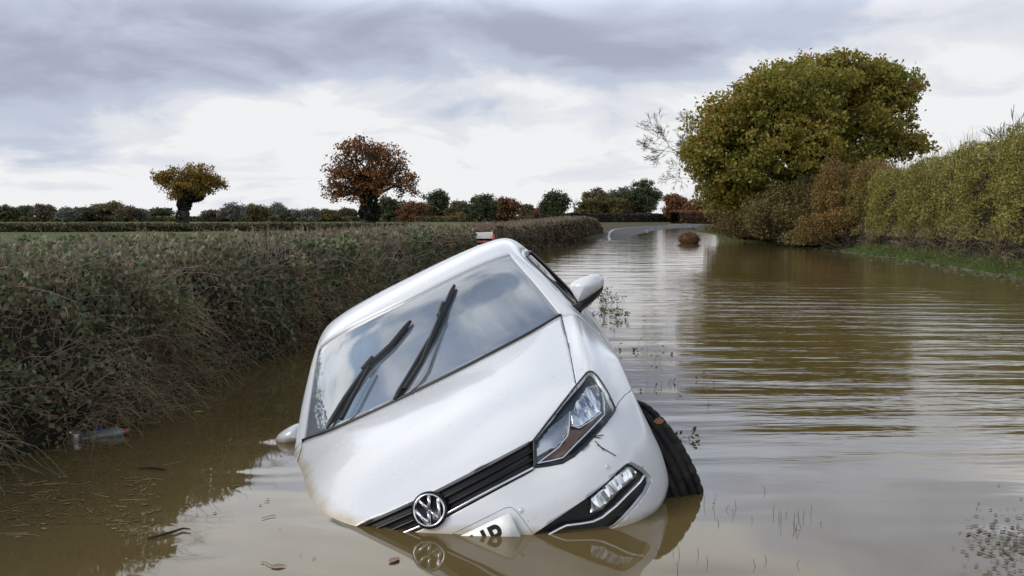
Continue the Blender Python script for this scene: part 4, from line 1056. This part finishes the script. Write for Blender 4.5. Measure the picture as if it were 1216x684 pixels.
def settle(root):
    for ch in root.children: ch.location = -root.location
settle(h1); settle(h2); settle(h3)
HU = [(12.6, 40, 3.0), (13.9, 52, 3.4), (15.4, 66, 3.0), (18.2, 86, 2.6), (22, 106, 2.2)]
h4 = empty('hedge', (13.9, 52, 0), 'tall brown hedge in the shade beneath the big oak', 'hedge')
hedge_core('dark_core', HU, 2.5, -1, 3.3, h4, inset=.5)
P, rel, yy = hedge_points(HU, 60000, 2.5, -1, 3.3, depth=.5, topfrac=.2, rough=.4, z0=.1)
leaves('foliage', P, .11 * RNG.uniform(.5, 1.3, len(P)), M['brown_leaf'], h4, .6); settle(h4)
# ------------------------------------------------------------------ trees across the left field
YM = 120.0
mo = [lobe(436, 196, 40, 30, YM), lobe(410, 214, 32, 26, YM), lobe(466, 214, 32, 26, YM), lobe(438, 230, 30, 18, YM), lobe(398, 232, 18, 12, YM), lobe(485, 222, 17, 17, YM), lobe(425, 180, 24, 16, YM)]
mb = wpt(438, 263, YM); mf = wpt(437, 238, YM)
tree('oak_tree', 'large round oak with thin orange brown leaves and ivy clad trunk in the field', (mb.x, YM, mb.z), tuple(mf), mo, 640, 19, .34, .30, M['orange_leaf'], .55, shell=.35, nl=26,
     ivy=([lobe(439, 252, 13, 13, YM), lobe(438, 236, 11, 14, YM), lobe(436, 215, 8, 16, YM)], 1800, .45))
YP = 95.0
po = [lobe(228, 208, 26, 12, YP), lobe(203, 216, 18, 13, YP), lobe(245, 220, 19, 12, YP), lobe(222, 224, 26, 14, YP), lobe(258, 219, 11, 6, YP), lobe(196, 211, 12, 7, YP), lobe(212, 232, 16, 8, YP), lobe(238, 230, 15, 7, YP)]
pb = wpt(217, 270, YP); pf = wpt(219, 244, YP)
tree('oak_tree', 'small pollarded oak with yellow crown and ivy clad trunk in the left field', (pb.x, YP, pb.z), tuple(pf), po, 420, 26, .22, .22, M['yellow_leaf'], .42, shell=.35, nl=14,
     ivy=([lobe(216, 258, 7, 13, YP), lobe(219, 242, 9, 10, YP), lobe(230, 234, 12, 6, YP)], 1500, .30))
# distant trees: (pixel column, top row, half width, material, label, group)
FT = [(6, 246, 16, 'far_green', 'g'), (28, 245, 13, 'far_green', 'g'), (53, 244, 15, 'far_brown', 'r'), (78, 248, 9, 'far_grey', 'p'), (100, 247, 14, 'far_green', 'g'), (127, 241, 17, 'far_olive', 'o'),
      (150, 246, 13, 'far_brown', 'r'), (169, 249, 8, 'far_grey', 'p'), (191, 248, 12, 'far_green', 'g'), (256, 251, 14, 'far_brown', 'r'), (276, 242, 13, 'far_grey', 'p'), (301, 245, 12, 'far_olive', 'o'),
      (324, 243, 14, 'far_grey', 'p'), (346, 251, 12, 'far_green', 'g'), (366, 248, 12, 'far_grey', 'p'), (389, 250, 12, 'far_olive', 'o'), (412, 249, 14, 'far_brown', 'r'), (462, 235, 17, 'far_green', 'g'), (487, 240, 13, 'far_rust', 'r'),
      (519, 227, 14, 'far_green', 'g'), (543, 239, 13, 'far_olive', 'o'), (571, 232, 17, 'far_green', 'g'), (600, 235, 17, 'far_rust', 'r'), (628, 245, 11, 'far_olive', 'o'), (642, 247, 9, 'far_rust', 'r'),
      (660, 227, 14, 'far_green', 'g'), (707, 227, 20, 'far_olive', 'o'), (752, 217, 28, 'far_green', 'g'), (803, 231, 16, 'far_rust', 'r'), (829, 237, 15, 'far_rust', 'r'), (500, 245, 12, 'far_olive', 'o'), (728, 236, 18, 'far_olive', 'o')]
FL = {'g': 'dark green tree', 'r': 'rusty brown tree', 'p': 'pale grey tree', 'o': 'olive tree'}
PLACE = {6: 'at the far left end of the skyline', 28: 'second from the left end of the skyline', 53: 'well left of the yellow pollard on the skyline', 78: 'small and faint between two dark trees far left', 100: 'low and wide left of the yellow pollard',
  127: 'tallest of those left of the yellow pollard', 150: 'touching the olive tree left of the yellow pollard', 169: 'faintest one just left of the yellow pollard', 191: 'directly left of the yellow pollard trunk', 256: 'low, just right of the yellow pollard',
  276: 'round one right of the yellow pollard', 301: 'between two pale trees right of the yellow pollard', 324: 'midway between the yellow pollard and the orange oak', 346: 'low one midway between the two field oaks', 366: 'just left of the orange oak crown',
  389: 'low one under the left edge of the orange oak', 412: 'behind the orange oak, left of its trunk', 462: 'behind the orange oak, right of its trunk', 487: 'first right of the orange oak', 500: 'low one right of the orange oak', 519: 'tall narrow one right of the orange oak',
  543: 'behind the hedge left of the flooded gateway', 571: 'wide one above the flooded gateway', 600: 'broad round one above the car roof', 628: 'low one right of the broad rust tree', 642: 'small one left of the lone dark tree', 660: 'lone domed one left of the road bend',
  707: 'spreading one left of the tallest dark tree by the road', 728: 'tucked against the tallest dark tree by the road', 752: 'tallest one above the road bend', 803: 'left one of two right of the road bend', 829: 'right one of two beside the bare tree'}
for i, (u, tv, hw, mt, k) in enumerate(FT):
    Y = 250 + 22 * math.sin(i * 1.7); k_ = Y / FPX; bz = wpt(u, 262.6, Y); hh = 261 - tv
    q1, q2, q3 = RNG.uniform(.75, 1.3, 3); hw *= RNG.uniform(1.0, 1.4)
    lobes = [lobe(u + hw * (q1 - 1), tv + hh * .36, hw * .72 * q2, hh * .36, Y), lobe(u - hw * .42 * q1, tv + hh * .55 * q3, hw * .58, hh * .32, Y), lobe(u + hw * .42 * q2, tv + hh * .52, hw * .58 * q3, hh * .34, Y), lobe(u + hw * .05, tv + hh * .78, hw * .66, hh * .22, Y)]
    tree('distant_tree', FL[k] + ' ' + PLACE[u], (bz.x, Y, bz.z), tuple(wpt(u, 258, Y)), lobes, int(240 * max(1, hw * hh / 380)), 26, .40, .46 if k != 'p' else .36, M[mt], .28, group='trees along the skyline', shell=.35, nl=6)
for u, tv, Y, s in ((146, 236, 240, 3), (682, 231, 230, 8)):
    b_ = wpt(u, 262, Y); bare_tree('bare_tree', {146: 'thin leafless tree poking above the skyline far left', 682: 'thin leafless tree left of the road bend'}[u], (b_.x, Y, b_.z), (262 - tv) * Y / FPX, (.02, 0, 1), .36, .12, 4, M['far_grey'], s)
def far_hedge(label, pts, h, mt, n, size, thick=2.0):
    L = [(p[0], p[1], h + (p[2] if len(p) > 2 else 0)) for p in pts]; root = empty('hedge', (L[0][0], L[0][1], 0), label, 'hedge')
    hedge_core('dark_core', L, thick, 1, 2.2, root, inset=.3, ny=60)
    P, rel, yy = hedge_points(L, n, thick, 1, 2.2, depth=.4, topfrac=.3, rough=.3, z0=.2); leaves('foliage', P, size * RNG.uniform(.5, 1.3, n), mt, root); settle(root)
far_hedge('dark far hedgerow under the skyline trees across the left field', [(-330, 262), (-150, 262), (-90, 262), (-30, 255), (5, 240)], 1.75, M["far_olive"], 16000, .55)
far_hedge('brown roadside hedgerow behind the road bend', [(5, 236), (14, 228), (30, 236), (62, 262)], 2.4, leafmat('far_brown', [(.035, .026, .018), (.06, .045, .028)], clump=.2), 6000, .45)
far_hedge('low olive hedge crossing the field behind the near brambles', [(-90, 60), (-46, 70), (-30, 74), (-16, 78), (-8, 80)], .80, leafmat('olive_bank', [(.06, .058, .024), (.09, .085, .034), (.11, .095, .042)], clump=.5), 12000, .22, 1.5)
shrub('bright orange bush at the far field edge left of the gateway', [lobe(563, 254, 16, 6, 235), lobe(548, 256, 8, 5, 235)], 900, .5, M['rust_leaf'], (wpt(563, 262, 235).x, 235, .6), tw=40)
shrub('small yellow bush beside the broad rust tree', [lobe(583, 251, 6, 9, 232)], 500, .5, M['yellow_leaf'], (wpt(583, 262, 232).x, 232, .6), tw=30)
far_hedge('rusty hedge between the road bend and the right bank', [(32, 190), (40, 200), (50, 215)], 2.7, M['far_rust'], 3000, .4)

# ------------------------------------------------------------------ things in and by the water
# barrier in the flooded gateway
gb = empty('barrier', (-.74, 24, 0), 'red and white barrier board across the flooded gap in the hedge', 'barrier')
bw_ = mat('barrier_white', (.62, .60, .57), .5)
for q_ in (((-.12, 0, .72), (.80, .05, .16), 0.0), ((-.12, 0, .42), (.80, .05, .14), 0.0)): rounded('board', [q_], bw_, gb, .008)
br_ = mat('barrier_red', (.30, .06, .045), .5)
for q_ in (((-.12, -.03, .565), (.80, .03, .05), 0.0), ((.30, -.05, .60), (.06, .05, .28), 0.0)): rounded('red_panel', [q_], br_, gb, .006)
for q_ in (((.24, 0, .05), (.07, .5, .9), 0.0), ((-.46, 0, .05), (.07, .5, .9), 0.0)): rounded('foot', [q_], M['black'], gb, .01)
gpst = empty('gate_post', (-.30, 25, 0), 'dark square timber gate post beside the red and white barrier', 'post')
rounded('post', [((0, 0, .35), (.17, .17, 1.12), 0.0)], M['bark'], gpst, .02); rounded('cap', [((0, 0, .925), (.20, .20, .03), 0.0)], M['bark'], gpst, .008)

# straw clump in the flooded road
cl = empty('straw_mound', (8.1, 45.6, 0), 'round brown mound of straw and roots stranded in the flooded road', 'mound')
b = bmesh.new(); bmesh.ops.create_icosphere(b, subdivisions=4, radius=1)
for v in b.verts:
    k = 1 + .16 * math.sin(v.co.x * 5 + v.co.z * 4) * math.cos(v.co.y * 4) + .06 * math.sin(v.co.x * 17 + v.co.z * 13); v.co = Vector((v.co.x * .42 * k, v.co.y * .42 * k, v.co.z * .30 * k + .18))
from_bm('body', b, leafmat('straw_body', [(.075, .038, .016), (.13, .068, .028)], .9, 3, 0), cl)
P = unit(RNG.normal(size=(2600, 3))) * [.43, .43, .31] + [0, 0, .18]; P = P[P[:, 2] > 0]
tubes('straw', blades(P, RNG.uniform(.06, .2, len(P)), .6, .2, 4, .8), .006 * np.linspace(1, .4, 4)[None] * np.ones((len(P), 1)), leafmat('brown_straw', [(.08, .04, .016), (.15, .08, .035), (.22, .14, .07)], .9, 3, 0), cl)

# weeds that stand out of the water
def weed(u, v, n, h, label, leafy=0, spread=.10, group='weeds standing in the flood'):
    p = wpt(u, v, z=0.0); root = empty('water_weed', p, label, 'weed', group)
    P = np.stack([RNG.normal(size=n) * spread, RNG.normal(size=n) * spread * 1.6, np.full(n, -.05)], 1)
    Q = blades(P, RNG.uniform(.5, 1.1, n) * h + .05, .08 if not leafy else .25, 2.6 if not leafy else 1.4, 5, .35)
    if not leafy: Q[:, :, :2] = Q[:, :1, :2] + (Q[:, -1:, :2] - Q[:, :1, :2]) * (np.linspace(0, 1, 5) ** 1.5)[None, :, None]
    Q = np.concatenate([np.broadcast_to(np.array([0, 0, -.2]), (n, 1, 3)), Q], 1)      # all stems share one root under water
    tubes('stems', Q, .0022 * np.linspace(1, .3, 6)[None] * np.ones((n, 1)), leafmat('weed_stem', [(.03, .035, .012), (.06, .06, .025)], .6, 3, 0), root)
    if leafy:
        t_ = Q[RNG.integers(0, n, leafy), RNG.integers(3, 6, leafy)] + RNG.normal(size=(leafy, 3)) * .012; t_[:, 2] = np.maximum(t_[:, 2], .01)
        leaves('leaves', t_, RNG.uniform(.02, .042, leafy), leafmat('weed_leaf', [(.028, .045, .012), (.05, .075, .02), (.07, .09, .03)], .5, 3), root, .55)
weed(722, 362, 26, .22, 'leafy dark green weed in the water just right of the wing mirror', 150, .09)
weed(726, 378, 20, .20, 'second leafy weed in the water below the wing mirror', 110, .09)
weed(706, 345, 16, .12, 'sparse weed breaking the surface above the wing mirror', 60, .14)
weed(815, 520, 9, .07, 'small bright green sprig floating beside the front tyre', 14, .03)
weed(760, 420, 18, .09, 'thin weeds in the water right of the front wing', 26, .20)
weed(783, 458, 22, .08, 'scattered grass tips in the water above the front tyre', 10, .18)
weed(885, 600, 15, .045, 'upright grass tips standing in the water right of the car nose', 0, .11)
weed(940, 622, 10, .04, 'few short grass tips at the right of the standing blades', 0, .10)
weed(860, 660, 12, .035, 'short grass tips in the water at the bottom of the photo', 0, .12)
weed(690, 292, 60, .14, 'tufty weeds emerging where the hedge meets the far water', 160, .8)
weed(712, 283, 50, .18, 'green grassy weeds beside the start of the dry road', 200, .6)
# floating litter
def flat_leaf(name, u, v, size, col_, label, rot):
    p = wpt(u, v, z=.004); b = bmesh.new(); pts = [(-.5, 0), (-.25, .22), (.1, .28), (.35, .15), (.55, 0), (.35, -.17), (.08, -.26), (-.25, -.2)]
    c = b.verts.new((0, 0, .06 * size)); vv = [b.verts.new((x * size, y * size, .10 * size * abs(y) * 2)) for x, y in pts]
    for i in range(8): b.faces.new((c, vv[i], vv[(i + 1) % 8]))
    bmesh.ops.recalc_face_normals(b, faces=b.faces[:]); o_ = from_bm(name, b, mat('floating_leaf', col_, .6)); o_.location = p; o_.rotation_euler = (0, 0, rot)
    return tag(o_, label, 'leaf')
flat_leaf('fallen_leaf', 235, 489, .055, (.42, .36, .04), 'yellow leaf floating off the dead grass of the left hedge', .4)
flat_leaf('fallen_leaf', 468, 665, .06, (.22, .12, .09), 'pinkish brown leaf floating in front of the badge', 1.2)
flat_leaf('fallen_leaf', 330, 672, .05, (.20, .11, .10), 'dull red leaf floating in the bottom foreground left of the car', .2)
def litter(name, x0, label, seg_, n_leaf, n_straw, cols=[(.06, .03, .012), (.13, .06, .02), (.17, .12, .05), (.26, .22, .15)]):
    P = np.array([tuple(wpt(*seg_(RNG.random(), RNG.random()), z=.004)) for _ in range(n_leaf)]); V, F = leaf_geo(P, RNG.uniform(.012, .038, n_leaf), .6); V[:, 2] = .004 + np.abs(V[:, 2] - .004) * .05
    o_ = np_mesh(name, V, F, leafmat('litter_leaf', cols, .6, 6, 0)); tag(o_, label, 'debris', kind='stuff')
    if n_straw:
        P = np.array([tuple(wpt(*seg_(RNG.random(), RNG.random()), z=.005)) for _ in range(n_straw)]); a = RNG.random(n_straw) * 6.28; d = np.stack([np.cos(a), np.sin(a) * .8, np.zeros(n_straw)], 1) * RNG.uniform(.02, .11, n_straw)[:, None]
        Q = P[:, None] + d[:, None] * np.linspace(-.5, .5, 4)[None, :, None] + RNG.normal(size=(n_straw, 4, 3)) * [.004, .004, 0]; 
        tag(tubes('floating_straw', Q, .0016 * np.ones((n_straw, 4)), M['straw']), 'bits of straw and twig afloat ' + x0, 'debris', kind='stuff')
litter('floating_litter', 'under the left hedge', 'raft of dead leaves floating under the near end of the left hedge', lambda a, b: (5 + 185 * a, 555 + 75 * b + 10 * math.sin(a * 9)), 240, 70)
litter('floating_litter', 'across the near water', 'scattered leaf bits across the water left of the car', lambda a, b: (130 + 250 * a, 470 + 200 * b), 40, 7)
litter('floating_litter', 'by the right foreground', 'brown leaf scum on the water in the bottom right foreground', lambda a, b: (1140 + 95 * a ** .6 + RNG.normal() * 8, 640 + 26 * RNG.normal() * .6 + 34 * (b > .75)), 420, 0, [(.035, .028, .014), (.07, .055, .028), (.10, .08, .045)])
for pts, lb in (([(175, 640), (195, 635), (218, 628), (226, 629)], 'dark stick floating in the lower left foreground'), ([(165, 556), (180, 556), (196, 558)], 'short black stick floating left of the car')):
    P = [tuple(wpt(u, v, z=.006)) for u, v in pts]; P = [P[0]] + [(a[0], a[1], .008) for a in P[1:]]
    V, F = one_tube(P, [.003, .0045, .004, .002][:len(P)], 6); tag(np_mesh('stick', V, F, M['bark'], None, True), lb, 'stick')
# tin lid, plastic bottle and cap at the hedge foot
def lathe_thing(name, prof, loc, axis, m, parent=None):
    ax = Vector(axis).normalized(); ux = ax.orthogonal().normalized(); uy = ax.cross(ux); V, F = lathe_disc(prof, Vector(loc), ax, ux, uy, 24); return np_mesh(name, V, F, m, parent, True)
p = wpt(89, 514, 4.95)
cn = empty('drinks_can', p, 'silver drinks can with its shiny end up at the hedge foot', 'can')
lathe_thing('can_body', [(.026, -.12), (.033, -.11), (.033, -.012), (.029, -.002)], (0, 0, 0), (.15, -.15, 1), mat('can_side', (.35, .36, .37), .3, metal=.9), cn)
lathe_thing('can_end', [(.029, -.002), (.030, .002), (.027, .002), (.026, -.004), (.001, -.003)], (0, 0, 0), (.15, -.15, 1), M['satin'], cn)
p = wpt(128, 525, 5.0)
bo = empty('plastic_bottle', (p.x - .06, p.y + .05, .004), 'crumpled clear plastic bottle lying in the water under the hedge', 'bottle')
lathe_thing('bottle_body', [(.002, -.11), (.03, -.105), (.036, -.08), (.033, -.04), (.037, 0), (.033, .04), (.036, .07), (.022, .105), (.014, .12)], (0, 0, 0), (1, .35, .12), mat('dull_plastic', (.16, .17, .17), .2, spec=.6), bo)
lathe_thing('bottle_cap', [(.015, .118), (.016, .14), (.001, .142)], (0, 0, 0), (1, .35, .12), mat('cap_orange', (.28, .09, .035), .4), bo)
p = wpt(117, 510, 5.05); bl = empty('carton', p, 'small bright blue carton caught in the hedge behind the bottle', 'carton')
rounded('carton_body', [((0, 0, -.02), (.03, .03, .05), .3)], mat('carton_blue', (.03, .05, .30), .5), bl, .003); rounded('carton_top', [((0, 0, .008), (.026, .026, .008), .3)], mat('carton_lid', (.05, .07, .33), .5), bl, .002)
# autumn leaf caught on the front tyre, twigs stuck to the bumper
p = CAR_M @ Vector((.85, .62, .49)); d_ = (Vector((0, 0, CAMZ)) - p).normalized()
ol = flat_leaf('oak_leaf', 780, 500, .05, (.20, .075, .022), 'orange oak leaf stuck to the top of the front tyre', .3); ol.location = wpt(782, 500, (CAR_M @ Vector((.82, .60, .47))).y); ol.rotation_euler = (R(75), 0, .4)
parts = []
for a, b_ in (((706, 524), (717, 536)), ((709, 529), (731, 542)), ((700, 520), (716, 517)), ((691, 536), (699, 528)), ((703, 519), (713, 521))):
    q = strip_pts([a, b_], .004, 2); parts.append(one_tube(q, .0016, 5))
V, F = merge_geo(parts); tw_ = np_mesh('twig', V, F, M['bark'], None, True); tw_.data.transform(CAR_M); tag(tw_, 'black broken twigs stuck to the white bumper below the headlight', 'twig')
